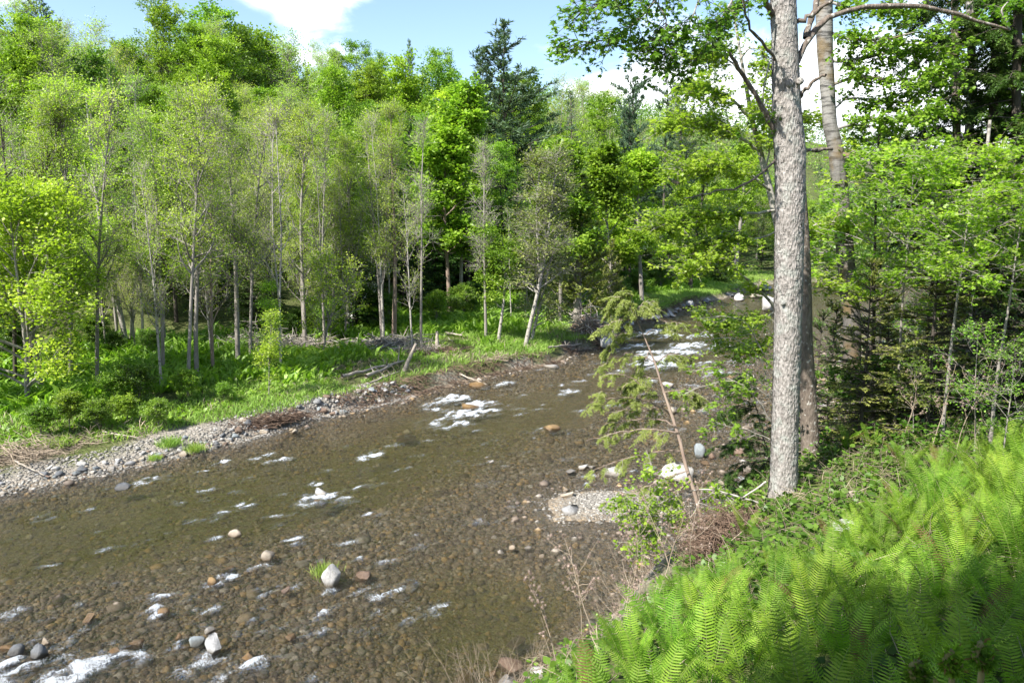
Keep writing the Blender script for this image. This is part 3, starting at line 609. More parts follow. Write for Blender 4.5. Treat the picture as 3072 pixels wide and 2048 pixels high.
d = nrm(rng.normal(0, 1, (mm, 3))); rr = rng.uniform(0.5, 1.05, mm)**0.5*(1+0.22*np.sin(d[:, 0]*7+xc[i])*np.sin(d[:, 2]*6+yc[i])+.15*np.sin(d[:, 1]*11+xc[i]))
con = (rng.uniform(0, 1, nC) < 0.12)[i]
Pz = zc[i]+hc[i]*0.55+d[:, 2]*rr*hc[i]*0.5; hor = np.where(con, 0.55*np.clip(1.1-(Pz-zc[i])/hc[i], 0.05, 1), 1.0)
P_ = np.stack([xc[i]+d[:, 0]*rr*rc[i]*hor, yc[i]+d[:, 1]*rr*rc[i]*hor, Pz], -1)
lsz = np.where(yc[i] < 260, .42, .75)*rng.uniform(.6, 1.3, mm)
leaves(b, P_, rng.normal(0, 1, (mm, 3)), nrm(d+rng.normal(0, .5, (mm, 3))), lsz, lsz*.8, T_DIAM, np.where(con, 0.02, np.clip(rng.uniform(0.25, .8, nC)[i]+rng.uniform(-.2, .2, mm), 0.15, 1)))
M['far'] = leafmat('distant_leaf', (0.03, 0.07, 0.03), (0.12, 0.21, 0.035), (0.21, 0.31, 0.05), 0.35, 0.0)
tag(link('distant_wood', b.mesh('distant_wood', [M['far']])), 'pale green wood covering the distant valley slope beyond the river bend', 'wood', kind='stuff')

# ------------------------------------------------------------------ trees of the far bank set by hand
def gpt(u, v, z0=1.0):
    p = gp(u, v, z0)
    for _ in range(12): p = gp(u, v, 0.5*p[2]+0.5*G(p[0], p[1]))
    return p
def path(px, D, n=13, base=None):
    """pixel polyline at distances D -> n points relative to base"""
    Ds = np.interp(np.linspace(0, 1, len(px)), np.linspace(0, 1, np.size(D)), np.atleast_1d(D))
    P = np.array([at(u, v, d) for (u, v), d in zip(px, Ds)])
    t = np.concatenate([[0], np.cumsum(np.linalg.norm(np.diff(P, axis=0), axis=1))]); t /= t[-1]
    q = np.linspace(0, 1, n); P = np.stack([np.interp(q, t, P[:, k]) for k in range(3)], -1)
    for _ in range(2): P[1:-1] = 0.25*P[:-2]+0.5*P[1:-1]+0.25*P[2:]
    return P
FRONT = [
 ('bare_tree', [(15, 388), (15, 340), (12, 260), (5, 160), (-8, 60)], 5, 'barkd', 'pale', 18, 1.6, 3, 'slim dark trunk at the far left edge across the river'),
 ('maple_tree', [[(42, 396), (39, 374), (34, 345), (31, 325), (28, 295), (27, 260), (36, 235), (48, 215)], [(27, 406), (27, 380), (26, 345), (20, 300), (14, 250), (10, 215)]], 7, 'bark', 'maple_y', 44, 2.7, 10, 'yellow-green maple with two crooked trunks at the left edge of the far bank'),
 ('birch_tree', [(127, 348), (122, 320), (116, 290), (108, 262), (100, 225), (92, 160), (86, 95)], 6, 'barkw', 'maple_y', 16, 1.6, 6, 'whitish trunk leaning left, leftmost of the two pale trunks on the far bank'),
 ('birch_tree', [(131, 347), (133, 300), (134, 240), (133, 160), (136, 80)], 4.5, 'barkw', 'pale', 20, 1.5, 6, 'straight pale trunk close beside the whitish leaning one'),
 ('budding_tree', [(188, 388), (189, 350), (192, 280), (196, 200), (203, 120), (206, 60)], 5, 'bark', 'pale', 34, 2.2, 7, 'grey tree with a wide twiggy crown, left one of the pair rising from the bushes'),
 ('budding_tree', [(197, 380), (195, 330), (199, 250), (194, 160), (182, 80)], 6, 'barkd', 'pale', 34, 2.0, 7, 'darker twin trunk right beside the wide twiggy grey tree'),
 ('bare_tree', [(213, 373), (211, 320), (211, 260), (212, 190), (214, 120)], 4.5, 'barkr', 'pale', 44, 1.4, 1, 'thin reddish-brown trunk bristling with dead side branches'),
 ('budding_tree', [(238, 364), (237, 320), (236, 270), (233, 215), (228, 150), (222, 80)], 6.5, 'bark', 'pale', 34, 1.9, 6, 'stout grey trunk right of the thin reddish-brown one'),
 ('bare_tree', [[(281, 370), (280, 335), (279, 300), (281, 262), (282, 225), (279, 190), (276, 120)], [(279, 300), (276, 270), (273, 240), (272, 180), (274, 110)]], 3.4, 'barkw', 'pale', 26, 1.5, 3, 'slender forked white-barked tree standing alone in the far grass'),
 ('budding_tree', [[(382, 338), (380, 300), (377, 260), (372, 205), (366, 130)], [(381, 300), (385, 260), (387, 200), (384, 140)]], 4, 'barkd', 'pale', 38, 1.9, 8, 'slim forked tree behind the driftwood pile, left of the straight trunk'),
 ('budding_tree', [(394, 338), (395, 300), (395, 250), (393, 200), (391, 120)], 6.5, 'barkr', 'pale', 36, 2.1, 7, 'straight reddish-grey trunk standing in the driftwood pile'),
 ('bare_tree', [(421, 345), (421, 300), (422, 250), (421, 190), (424, 130)], 3.6, 'bark', 'pale', 24, 1.3, 3, 'thin straight tree just right of the driftwood pile'),
 ('maple_tree', [(450, 317), (449, 290), (447, 262), (444, 200), (446, 130)], 5, 'barkr', 'maple', 34, 2.3, 13, 'leafy maple behind the fern patch, left one of a close pair'),
 ('maple_tree', [(461, 315), (461, 270), (462, 230), (461, 150), (470, 90)], 4.5, 'bark', 'maple', 30, 2.0, 12, 'leafy maple behind the fern patch, right one of a close pair'),
 ('bare_tree', [(486, 341), (485, 290), (484, 240), (484, 190), (485, 150)], 4, 'bark', 'pale', 36, 1.2, 2, 'thin grey tree with short bare twigs beside the small sand mound'),
 ('bare_tree', [(498, 342), (502, 315), (505, 290), (505, 262), (502, 235)], 4, 'barkw', 'maple', 10, 1.1, 8, 'short pale trunk leaning right just beside the sand mound'),
 ('feathery_tree', [[(525, 346), (532, 316), (539, 288), (546, 250), (552, 205), (556, 160)], [(531, 342), (538, 312), (547, 275), (557, 232), (566, 175)], [(540, 285), (538, 250), (536, 210), (540, 165)]], 5, 'barkw', 'cedar', 90, 1.5, 2, 'feathery grey tree with leaning white trunks beside the olive cedar'),
 ('sapling', [(268, 372), (269, 340), (270, 310), (268, 290)], 1.6, 'bark', 'pale', 14, .5, 6, 'thin sapling in the grass between the reddish trunk and the white tree'),
 ('sapling', [(269, 395), (269, 365), (271, 330), (270, 310)], 1.5, 'bark', 'pale', 16, .4, 6, 'thin sapling nearest the water in front of the white-barked tree'),
 ('budding_tree', [(163, 378), (163, 340), (160, 270), (156, 190), (150, 110)], 5, 'barkd', 'pale', 30, 1.9, 8, 'dark trunk between the pale birches and the wide twiggy tree'),
 ('budding_tree', [(70, 380), (71, 330), (70, 260), (66, 180), (60, 90)], 6, 'bark', 'pale', 34, 2.1, 7, 'grey trunk behind the right-hand branches of the crooked maple'),
 ('budding_tree', [(97, 385), (97, 340), (98, 260), (104, 180), (112, 100)], 5, 'barkd', 'pale', 30, 1.9, 6, 'dark slim trunk left of the two pale birches'),
 ('budding_tree', [(305, 345), (304, 300), (300, 230), (303, 160), (310, 90)], 5, 'bark', 'pale', 40, 2.2, 7, 'tall grey-twigged tree rising behind the many-stemmed bush'),
 ('budding_tree', [(325, 335), (326, 280), (322, 200), (328, 130), (330, 75)], 5, 'barkd', 'pale', 40, 2.0, 6, 'tallest grey-twigged tree of the centre left, its top reaching the sky'),
 ('budding_tree', [(348, 332), (348, 280), (350, 220), (345, 150)], 4.5, 'bark', 'pale', 34, 1.9, 8, 'grey-twigged tree behind the white-flowering shrub'),
 ('budding_tree', [(250, 362), (251, 300), (254, 230), (262, 150), (270, 80)], 4, 'bark', 'pale', 34, 2.0, 7, 'thin grey tree close behind the stout grey trunk'),
 ('budding_tree', [(30, 372), (33, 300), (40, 220), (50, 140), (62, 70)], 5, 'barkd', 'pale', 34, 2.0, 6, 'grey tree fanning out behind the crooked maple, leaning right'),
 ('maple_tree', [(560, 322), (561, 280), (560, 220), (562, 160)], 5, 'barkd', 'maple', 34, 2.1, 13, 'bright maple just behind the olive cedar'),
 ('maple_tree', [(612, 312), (610, 270), (606, 210), (604, 160)], 5, 'bark', 'maple', 34, 2.2, 13, 'bright maple on the far bank right of the olive cedar'),
 ('maple_tree', [(642, 300), (640, 265), (637, 210), (640, 165)], 5, 'barkd', 'maple_y', 32, 2.6, 13, 'yellowish maple over the shaded grass bank'),
 ('maple_tree', [(690, 288), (692, 260), (700, 215), (706, 170)], 5, 'barkd', 'maple_y', 32, 3.4, 13, 'yellowish maple overhanging the far bend of the river, left of the last one'),
 ('maple_tree', [(735, 276), (737, 250), (742, 210), (745, 160)], 5, 'barkd', 'maple', 32, 4.2, 13, 'last leafy maple at the river bend before the big trunk'),
]
for k, (nm, px, wpx, bk, lf, nb, spr, nl, lab) in enumerate(FRONT):
    sets = px if isinstance(px[0], list) else [px]
    if lf == 'pale' and k % 3: sets = [[(u, max(v, 105+7*(k % 4))) if v < 150 else (u, v) for u, v in st_] for st_ in sets]
    bs = gpt(*sets[0][0]); curves = []
    D0 = bs[1]
    for si_, st_ in enumerate(sets):
        dd = D0 if si_ == 0 or abs(st_[0][1]-sets[0][0][1]) > 12 else gpt(*st_[0])[1]
        P_ = path([(u, v) for u, v in st_], [dd, dd+0.3*math.sin(k*2.3+si_)*2])-bs; r_ = wpx*(.36 if lf == 'pale' else .42)*D0/F
        r_ = r_*(0.75 if si_ and st_[0] != sets[0][0] else 1)
        if si_ == 0: P_[0, 2] -= 0.1
        curves.append((P_, r_*(1.12-np.linspace(0, 1, 13)*0.86)))
    sap = nm == 'sapling'; far = D0 > 42; nb = int(nb*.72) if lf == 'pale' and not sap else nl and nb; bk = 'bark' if (bk == 'barkd' and k % 2) else bk; nl = max(1, int(nl*(.65 if k % 2 else .9))) if lf == 'pale' and not sap else nl; spr = spr*(.8 if lf == 'pale' else 1.0)
    bare = nl <= 3
    prt = tree_proto(nm, 200+k, base=.12 if sap else (.30 if bk != 'barkr' or nl > 3 else .15), nb=nb, spread=spr, ang=(1.0, .35) if lf in ('pale', 'cedar') else (1.2, .5), prof=(lambda r: 1-.55*r) if nm == 'feathery_tree' or bare else roundprof,
                     up=.13 if lf == 'pale' else .06, k2=4 if sap else 7, k3=4 if sap else 5, nl=nl*2 if not far else nl, ls=(.062 if lf == 'pale' else .115 if not far else .24), scat=.12 if lf == 'pale' else .17, leafm=lf, bark=bk, twigs=(lf != 'maple' and not far), twigm='twig', flat=.25 if lf == 'pale' else .9,
                     tw=.006 if not sap else .004, l3=.6 if not sap else .25, curves=curves, wob=.12)
    thing(nm, lab, 'tree', bs, 0, 1, None, prt)
PR['slim'] = tree_proto('slim_bare_tree', 66, H=10, r0=.075, base=.25, nb=26, spread=1.5, ang=(.85, .25), prof=lambda q: 1-.55*q, up=.12, k2=5, k3=3, nl=3, ls=.07, leafm='pale', bark='barkw', scat=.07, flat=.3, tw=.006, l3=.5, irr=.4)
PR['slimb'] = tree_proto('slim_bare_tree', 67, H=10, r0=.07, base=.35, nb=22, spread=1.3, ang=(.8, .25), prof=lambda q: 1-.5*q, up=.12, k2=5, k3=3, nl=4, ls=.07, leafm='pale', bark='bark', scat=.07, flat=.3, tw=.006, l3=.5, irr=.4, fork=1)
kk_ = 0
while kk_ < 18:
    y = R.uniform(23, 62); a = R.uniform(4.5, 12.5) if y < 48 else R.uniform(2.5, 7); x = float(xl(y))-a/float(CL(y)); u = proj((x, y, 1))[0]
    if not 40 < u < 600: continue
    H_ = R.uniform(6.5, 11); thing('slim_bare_tree', 'slim pale nearly leafless tree standing in front of the far woods', 'tree', (x, y, G(x, y)-.05), R.uniform(0, 6), (H_/10*.9, H_/10*.9, H_/10), 'slim pale trees in front of the far woods', PR['slim' if kk_ % 2 else 'slimb']); kk_ += 1
c = gpt(583, 326); put('cedar', c[0]-.3, c[1]+1.0, 8.6, 1.0, 'olive-green cedar bushing out above the upturned roots', None, 1.75)
c = gpt(611, 318); put('cedar', c[0], c[1]+1.5, 5.0, 2.0, 'smaller olive cedar leaning over the water behind the root mass', None, 1.6)

# ------------------------------------------------------------------ shrubs
def shrub_proto(name, seed, H, leafm, nl=10, ls=.09, nb=26, spr=.9, fork=6, bark='bark', tw=.006, twigm='twig', tpl=T_DIAM, twigs=True):
    return tree_proto(name, seed, H=H, r0=.03, base=.05, nb=nb, spread=spr, ang=(1.1, .5), up=.12, k2=5, k3=4, nl=nl, ls=ls, scat=.08, leafm=leafm, bark=bark, twigm=twigm, flat=.5, fork=fork, trunk_wob=.07, tw=tw, l3=.28, tpl=tpl, twigs=twigs, lean=.1)
SH = [shrub_proto('shrub', 301+i, 2.2, ['herb', 'green', 'maple'][i], 12, .10, 30, .95) for i in range(3)]
M['blossom'] = leafmat('white_blossom', (0.5, 0.52, 0.45), (0.7, 0.7, 0.66), (0.8, 0.8, 0.78), .2, 0)
SHL = [(100, 432, .85, 0, 'bright leafy bush spilling over the bank in front of the crooked maple'), (128, 425, .8, 2, 'bright round bush right of the one in front of the crooked maple'), (112, 408, 1.0, 0, 'low bush behind the two bright ones near the crooked maple'), (140, 405, 1.1, 1, 'shaded bush below the two pale birches'), (190, 400, .9, 0, 'dark bush at the foot of the wide twiggy tree'),
       (225, 402, .6, 0, 'small green bush at the foot of the stout grey trunk'), (40, 440, .9, 0, 'low bush near the branch litter at the far left'), (70, 430, 1.0, 2, 'low yellow-green bush near the left edge of the far bank'), (160, 430, .8, 0, 'small bush on the open grass strip left of centre')]
for k, (u, v, h, i, lab) in enumerate(SHL):
    c = gpt(u, v); thing('shrub', lab, 'bush', c, k*1.3, h/2.2*np.array([1.15, 1.15, 1]), None, SH[i])
c = gpt(322, 358); thing('shrub', 'many-stemmed olive bush standing in front of the tall twiggy trees', 'bush', c, 0, 1, None, shrub_proto('shrub', 320, 4.2, 'pale', 5, .09, 40, 1.5, 9, tw=.007))
c = gpt(352, 330); thing('shrub', 'shrub with white blossom behind the driftwood pile', 'bush', c, 0, 1, None, shrub_proto('shrub', 321, 3.6, 'green', 8, .09, 40, 1.4, 7)+shrub_proto('blossom_twigs', 322, 3.4, 'blossom', 2, .10, 24, 1.3, 5)[1:])
k = 0
for y in np.arange(24, 80, 2.2):
    for _ in range(2):
        a = R.uniform(8.5, 13) if y < 50 else R.uniform(3.5, 8); x = float(xl(y))-a/float(CL(y)); yy_ = y+R.uniform(-1, 1)
        if proj((x, yy_, 1.5))[0] < -30: continue
        thing('shrub', 'dark green undergrowth bush at the foot of the far woods', 'bush', (x, yy_, G(x, yy_)-.05), R.uniform(0, 6), R.uniform(.4, .85), 'undergrowth along the far wood edge', SH[R.randrange(3) if R.random() < .5 else 1]); k += 1

# ------------------------------------------------------------------ ground cover of the far bank
rng = np.random.default_rng(8)
def cover(n, yr, ar, leafm, name, label, L, Wd, nseg=2, upz=1.0, lean=.45, mask=None, clump=.0, cat='grass'):
    y = yr[0]+(yr[1]-yr[0])*rng.uniform(0, 1, n)**1.25; a = rng.uniform(ar[0], ar[1], n)
    x = xl(y)-a/CL(y); keep = np.ones(n, bool)
    if mask is not None: keep &= mask(x, y, a)
    pu = 512+F*x/np.maximum(y, 1); keep &= (pu > -60) & (pu < 860); x, y, a = x[keep], y[keep], a[keep]; m_ = len(x)
    z = ground(x, y); d = nrm(np.stack([rng.normal(0, lean, m_), rng.normal(0, lean, m_), np.full(m_, upz)], -1)); Lg = L*rng.uniform(.5, 1.25, m_)*(0.7+.8*vnoise(x*.7, y*.7, 5))
    out_ = nrm(d*np.array([1, 1, 0])+1e-4); P1 = np.stack([x, y, z-.02], -1); P2 = P1+d*(Lg*.55)[:, None]; P3 = P2+nrm(d*.5+out_*.9)*(Lg*.45)[:, None]
    az = rng.uniform(0, 6.28, m_); sx_ = np.stack([np.cos(az), np.sin(az), 0*az], -1)*(Wd*rng.uniform(.6, 1.3, m_)/2)[:, None]
    V = np.stack([P1-sx_*.5, P1+sx_*.5, P2+sx_, P2-sx_, P3], 1); i = np.arange(m_)[:, None]*5
    tone = np.clip(.25+.5*vnoise(x*.35, y*.35, 15)+rng.uniform(-.25, .3, m_), 0, 1)
    bb = Buf(); bb.add(V.reshape(-1, 3), [i+np.array([[0, 1, 2, 3]]), i+np.array([[3, 2, 4]])], np.repeat(tone, 5))
    tag(link(name, bb.mesh(name, [M[leafm]])), label, cat, kind='stuff')
CLR = [(gpt(375, 373), 1.7), (gpt(400, 346), 2.0), (gpt(420, 350), 1.3), (gpt(450, 342), 1.6), (gpt(470, 368), 1.5), (gpt(410, 368), .9), (gpt(298, 348), 1.3), (gpt(330, 345), 1.2)]
def clr(x, y):
    k_ = np.ones(len(x), bool)
    for c_, q_ in CLR: k_ &= (x-c_[0])**2+((y-c_[1])/1.4)**2 > q_*q_
    return k_
gm = lambda x, y, a: (clr(x, y) | (vnoise(x*3, y*3, 40) > .6)) & (a > 0.35+1.15*sstep(25, 19, y)+1.0*(vnoise(x*.8, y*.8, 44)-.2)*sstep(34, 20, y)) & (vnoise(x*.5, y*.5, 45)+.25*vnoise(x*2, y*2, 46) > .24)
cover(150000, (15, 95), (.3, 9.0), 'grass', 'grass', 'short fresh grass along the edge of the far bank', .32, .028, mask=gm)
cover(9000, (17, 60), (1.0, 5), 'dead', 'dry_grass', 'dry brown grass and stalks along the edge of the far bank', .45, .018, lean=.9, mask=lambda x, y, a: vnoise(x*.9, y*.9, 47) > .45)
fm_ = lambda x, y, a: (a > 3.2+1.8*sstep(27, 21, y)+1.5*(vnoise(x*.4, y*.4, 48)-.5)) & (a < 14) & (vnoise(x*.45+3, y*.45, 49) > .22) & clr(x, y)
cover(52000, (18, 90), (1.8, 15), 'herb', 'fern_bed', 'dense bright fern bed under the trees of the far bank', .75, .12, mask=fm_, lean=.4, cat='fern')
cover(30000, (17, 75), (2.0, 14), 'herb', 'ground_herbs', 'low leafy herbs among the ferns of the far bank', .30, .13, mask=gm, lean=.8, cat='plant')

# ------------------------------------------------------------------ stones
import bmesh
_bm = bmesh.new(); bmesh.ops.create_icosphere(_bm, subdivisions=3, radius=1); ICO3 = (np.array([v.co[:] for v in _bm.verts]), np.array([[v.index for v in f.verts] for f in _bm.faces])); _bm.free()
_bm = bmesh.new(); bmesh.ops.create_icosphere(_bm, subdivisions=1, radius=1); ICO1 = (np.array([v.co[:] for v in _bm.verts]), np.array([[v.index for v in f.verts] for f in _bm.faces])); _bm.free()
def stonemat(name, c0, c1, spot=None, wet=.7):
    m, nt, out = newmat(name)
    tcn = nd(nt, 'ShaderNodeTexCoord'); oi = nd(nt, 'ShaderNodeObjectInfo')
    n1 = nd(nt, 'ShaderNodeTexNoise', i_Vector=tcn.outputs['Object'], i_Scale=1.6, i_Detail=9.0, i_Roughness=0.65, i_Distortion=.6)
    n2 = nd(nt, 'ShaderNodeTexNoise', i_Vector=tcn.outputs['Object'], i_Scale=9.0, i_Detail=8.0, i_Roughness=0.7)
    col = ramp(nt, n1.outputs['Fac'], [(0.32, c0), (0.66, c1)])
    col = mixc(nt, math_(nt, 'MULTIPLY', n2.outputs['Fac'], .45), col, tuple(x*.45 for x in c0))
    if spot:
        mr = nd(nt, 'ShaderNodeMapRange', i_Value=n1.outputs['Fac']); mr.inputs[1].default_value = .52; mr.inputs[2].default_value = .58; col = mixc(nt, mr.outputs[0], col, spot)
    h = nd(nt, 'ShaderNodeHueSaturation', i_Color=col); nt.links.new(math_(nt, 'ADD', math_(nt, 'MULTIPLY', oi.outputs['Random'], 0.5), 0.72), h.inputs['Value'])
    geo = nd(nt, 'ShaderNodeNewGeometry'); sz = nd(nt, 'ShaderNodeSeparateXYZ', i_0=geo.outputs['Position'])
    wz = nd(nt, 'ShaderNodeMapRange', i_Value=math_(nt, 'ADD', sz.outputs[2], math_(nt, 'MULTIPLY', n2.outputs['Fac'], .05))); wz.inputs[1].default_value = .13; wz.inputs[2].default_value = .06
    colw = mixc(nt, math_(nt, 'MULTIPLY', wz.outputs[0], wet), h.outputs[0], (.35, .27, .17), 'MULTIPLY')
    p = nd(nt, 'ShaderNodeBsdfPrincipled'); nt.links.new(colw, p.inputs['Base Color'])
    nt.links.new(math_(nt, 'SUBTRACT', .85, math_(nt, 'MULTIPLY', wz.outputs[0], .5)), p.inputs['Roughness'])
    bp = nd(nt, 'ShaderNodeBump', i_Strength=.5, i_Distance=.08, i_Height=n2.outputs['Fac']); nt.links.new(bp.outputs[0], p.inputs['Normal'])
    nt.links.new(p.outputs[0], out.inputs[0]); return m
SM = {'cream': stonemat('cream_stone', (.30, .25, .19), (.44, .39, .32)), 'grey': stonemat('grey_stone', (.20, .20, .20), (.36, .36, .36)), 'white': stonemat('pale_stone', (.32, .31, .295), (.50, .49, .47)),
      'dark': stonemat('dark_stone', (.075, .08, .09), (.17, .18, .19)), 'ochre': stonemat('ochre_stone', (.15, .095, .04), (.26, .17, .075)), 'brown': stonemat('brown_stone', (.14, .09, .065), (.26, .19, .14)), 'blue': stonemat('bluish_stone', (.15, .17, .18), (.25, .275, .285)),
      'mot': stonemat('mottled_stone', (.32, .27, .22), (.46, .41, .35), (.07, .06, .05))}
def stone_buf(seed, ang=False, flat=.62):
    rng = np.random.default_rng(seed); V = ICO3[0].copy()
    for k in range(3):
        ax = nrm(rng.normal(0, 1, (1, 3)))[0]; V += 0.17/(k+1)*np.sin(V@ax*(1.6+k*1.9)+rng.uniform(0, 6))[:, None]*V
    for k in range(14 if ang else 6):
        n_ = nrm(rng.normal(0, 1, (1, 3)))[0]; c_ = rng.uniform(.34, .62) if ang else rng.uniform(.62, .9); dd = V@n_-c_; V -= np.clip(dd, 0, None)[:, None]*n_*.97
    V += 0.02*rng.normal(0, 1, (len(V), 1))*V; V[:, 2] *= flat; V[:, 1] *= rng.uniform(.7, .95)
    V /= np.abs(V[:, 0]).max(); b = Buf(); b.add(V, ICO3[1]); return b
STN = {}
def stone_mesh(i, ang, mat):
    k = (i, ang, mat)
    if k not in STN:
        me = stone_buf(500+i+(50 if ang else 0), ang, .62 if not ang else .75).mesh('stone', [SM[mat]], not ang); STN[k] = me
    return STN[k]
def stone(u, v, hw, mat, label, ang=0, sink=.35, rz=None, i=None, z=0.0, group=None, cat='rock', name='boulder', tall=1.0, pt=None):
    c = gp(u, v, z) if pt is None else np.array(pt); r = hw*c[1]/F if pt is None else hw
    i = R.randrange(5) if i is None else i
    me = stone_mesh(i, bool(ang), mat)
    o = link(name, me, None, (c[0], c[1], (max(G(c[0], c[1]), z) if cat == 'cobble' else z)+r*tall*(.42-.95*sink)), R.uniform(0, 6.28) if rz is None else rz, (r, r, r*tall)); tag(o, label, cat, group); return o
BL = [(236, 535, 8, 'cream', 'smooth cream boulder alone in mid river, left of centre', 0, .3, 1.0), (268, 557, 10.5, 'cream', 'brown-and-cream humped boulder just below the smooth cream one', 0, .3, 1.1), (213, 583, 7.5, 'ochre', 'tan boulder below a splash of foam in the left riffle', 0, .3, 1),
      (320, 494, 6.5, 'white', 'white boulder splitting a foam patch in the middle of the river', 1, .3, 1.1), (322, 501, 9, 'ochre', 'sunken orange stone right below the white boulder in the foam', 0, .9, .7), (124, 487, 9, 'dark', 'flat dark boulder near the far left shore', 0, .4, .6), (209, 631, 6.5, 'white', 'small pale boulder on top of the trio in the lower left riffle', 0, .25, 1.1),
      (197, 642, 9.5, 'blue', 'round grey boulder, left one of the trio in the lower left riffle', 0, .25, 1.1), (214, 650, 10.5, 'grey', 'angular dark grey boulder, front one of the trio in the lower left riffle', 1, .2, 1.6), (17, 650, 9, 'dark', 'wet dark boulder at the bottom left edge', 0, .3, 1.1), (40, 655, 8.5, 'dark', 'dark angular boulder second from the bottom left edge', 1, .25, 1.4), (47, 643, 7, 'cream', 'brownish boulder behind the dark pair at the bottom left', 0, .35, 1),
      (8, 646, 8, 'ochre', 'reddish sunken stone at the lower left edge', 0, .8, .8), (89, 618, 8, 'ochre', 'orange sunken stone in the left riffle', 0, .6, .8), (163, 611, 8, 'ochre', 'yellowish round stone beside foam in the left riffle', 0, .5, .9), (135, 642, 10, 'ochre', 'ochre sunken boulder upstream of the long foam line', 0, .7, .8), (178, 637, 8, 'ochre', 'deep orange sunken stone left of the grey trio', 0, .75, .8), (114, 650, 6.5, 'ochre', 'brown sunken stone left of the long foam line', 0, .6, .8), (229, 568, 9, 'ochre', 'yellow-brown sunken stone above the tan boulder', 0, .8, .7),
      (290, 637, 6, 'ochre', 'ochre stone lying right of the grey trio', 0, .5, .8), (248, 656, 8, 'ochre', 'tan sunken stone above bottom foam patch', 0, .6, .8), (285, 591, 8, 'brown', 'brown angular boulder left of the grassy rock', 1, .35, .8), (363, 574, 12, 'brown', 'brown sunken slab right of the grassy rock', 0, .75, .6),
      (568, 497, 8, 'cream', 'orange-cream boulder beside the gravel bar', 0, .25, .9), (566, 490, 4, 'cream', 'small cream stone just behind the orange-cream boulder', 0, .3, .9), (570, 512, 12, 'grey', 'grey slab lying on the left tip of the gravel bar', 1, .3, .65), (582, 468, 7, 'white', 'white boulder on the left of a small row in the shallows', 0, .3, .8), (571, 471, 7, 'grey', 'thin grey slab touching the row of white stones', 1, .4, .4), (591, 467, 6, 'white', 'flat white stone at the right end of the small row', 0, .4, .5), (613, 472, 12, 'white', 'broad white boulder left of the leaning sapling', 0, .3, .7), (675, 475, 19, 'white', 'largest white boulder behind the leaning sapling', 1, .3, .7), (650, 470, 8, 'white', 'white boulder touching the largest white one', 0, .3, .9), (660, 490, 7, 'grey', 'grey slab below the largest white boulder', 1, .4, .5),
      (605, 347, 11, 'white', 'big whitish boulder at the foot of the root mass', 0, .1, 1.2), (622, 341, 6, 'ochre', 'orange stone touching the big whitish boulder', 0, .5, .8), (609, 340, 4, 'white', 'small pale stone behind the big whitish boulder', 0, .3, .9), (552, 366, 9.5, 'white', 'flat white boulder off the tip of the far bank', 0, .5, .5), (553, 428, 11, 'ochre', 'tan boulder washed over by foam right of centre', 0, .6, .6), (470, 407, 11, 'ochre', 'ochre boulder inside the central foam patch', 0, .6, .7), (478, 384, 13, 'ochre', 'long sunken boulder near the middle of the far channel', 0, .7, .5), (407, 436, 11, 'ochre', 'orange sunken slab left of the central foam', 0, .92, .4),
      (746, 471, 13.5, 'mot', 'big mottled brown-and-cream boulder left of the main trunk', 0, .2, 1.0), (700, 456, 8, 'blue', 'bluish angular boulder among the white stones', 1, .15, 1.6), (722, 484, 6, 'cream', 'oval cream stone below the bluish boulder', 0, .3, .8), (712, 483, 8, 'brown', 'olive-brown flat stone beside the oval cream one', 0, .4, .6), (706, 463, 6, 'ochre', 'orange stone under the bluish boulder', 0, .5, .7), (775, 458, 7, 'grey', 'grey-green stone against the main trunk', 0, .3, .8),
      (672, 412, 6.5, 'cream', 'cream boulder seen behind the tip of the leaning hemlock', 0, .3, .9), (668, 385, 7, 'white', 'pale boulder in the far shallows behind the hemlock', 0, .3, .8), (770, 310, 9, 'white', 'tall white boulder against the far left side of the main trunk', 1, .05, 1.6), (740, 300, 6, 'white', 'pale stone at the far bend shore', 0, .2, 1), (755, 297, 7, 'cream', 'cream stone at the far bend shore', 0, .2, .8), (765, 290, 8, 'grey', 'grey boulder on the far bend gravel', 1, .1, .8), (690, 306, 6, 'grey', 'grey boulder under the dark far undercut', 0, .2, 1), (666, 316, 5, 'white', 'pale stone at the end of the shaded grass bank', 0, .2, .8), (655, 319, 4.5, 'white', 'smaller pale stone at the end of the shaded grass bank', 0, .2, .8),
      (468, 678, 20, 'ochre', 'big yellow-green sunken boulder at the bottom centre', 0, .95, .6), (511, 664, 15, 'brown', 'reddish sunken slab at the bottom centre', 0, .6, .6), (517, 640, 13, 'brown', 'purplish sunken stone behind the dry stalks', 0, .95, .5), (537, 680, 13, 'white', 'pale angular boulder at the near shore', 1, .2, 1.0), (507, 682, 12, 'grey', 'flat grey slab at the near shore', 1, .3, .4), (492, 674, 7, 'ochre', 'orange-brown stone at the near shore', 0, .4, .7),
      (512, 548, 4.5, 'cream', 'cream stone left of the gravel bar', 0, .3, .9), (528, 548, 4.5, 'white', 'pale stone right beside the cream one', 0, .3, .9), (541, 556, 3.5, 'cream', 'tiny cream stone below the pale pair', 0, .3, .9), (500, 552, 3.5, 'white', 'tiny white stone left of the pale pair', 0, .3, .9), (492, 462, 3.5, 'white', 'lone small pale stone in the smooth mid channel', 0, .2, 1), (295, 432, 4.5, 'cream', 'cream stone at the end of the cobble strip', 0, .3, .9)]
for k, (u, v, hw, mt, lab, ang, sink, tall) in enumerate(BL):
    if k % 3 != 0 and 'round' not in lab and 'smooth' not in lab: ang = 1
    stone(u, v, hw, mt, lab, ang, sink, i=k % 5, tall=tall, rz=k*1.1, z=-.12 if sink > .9 else 0)
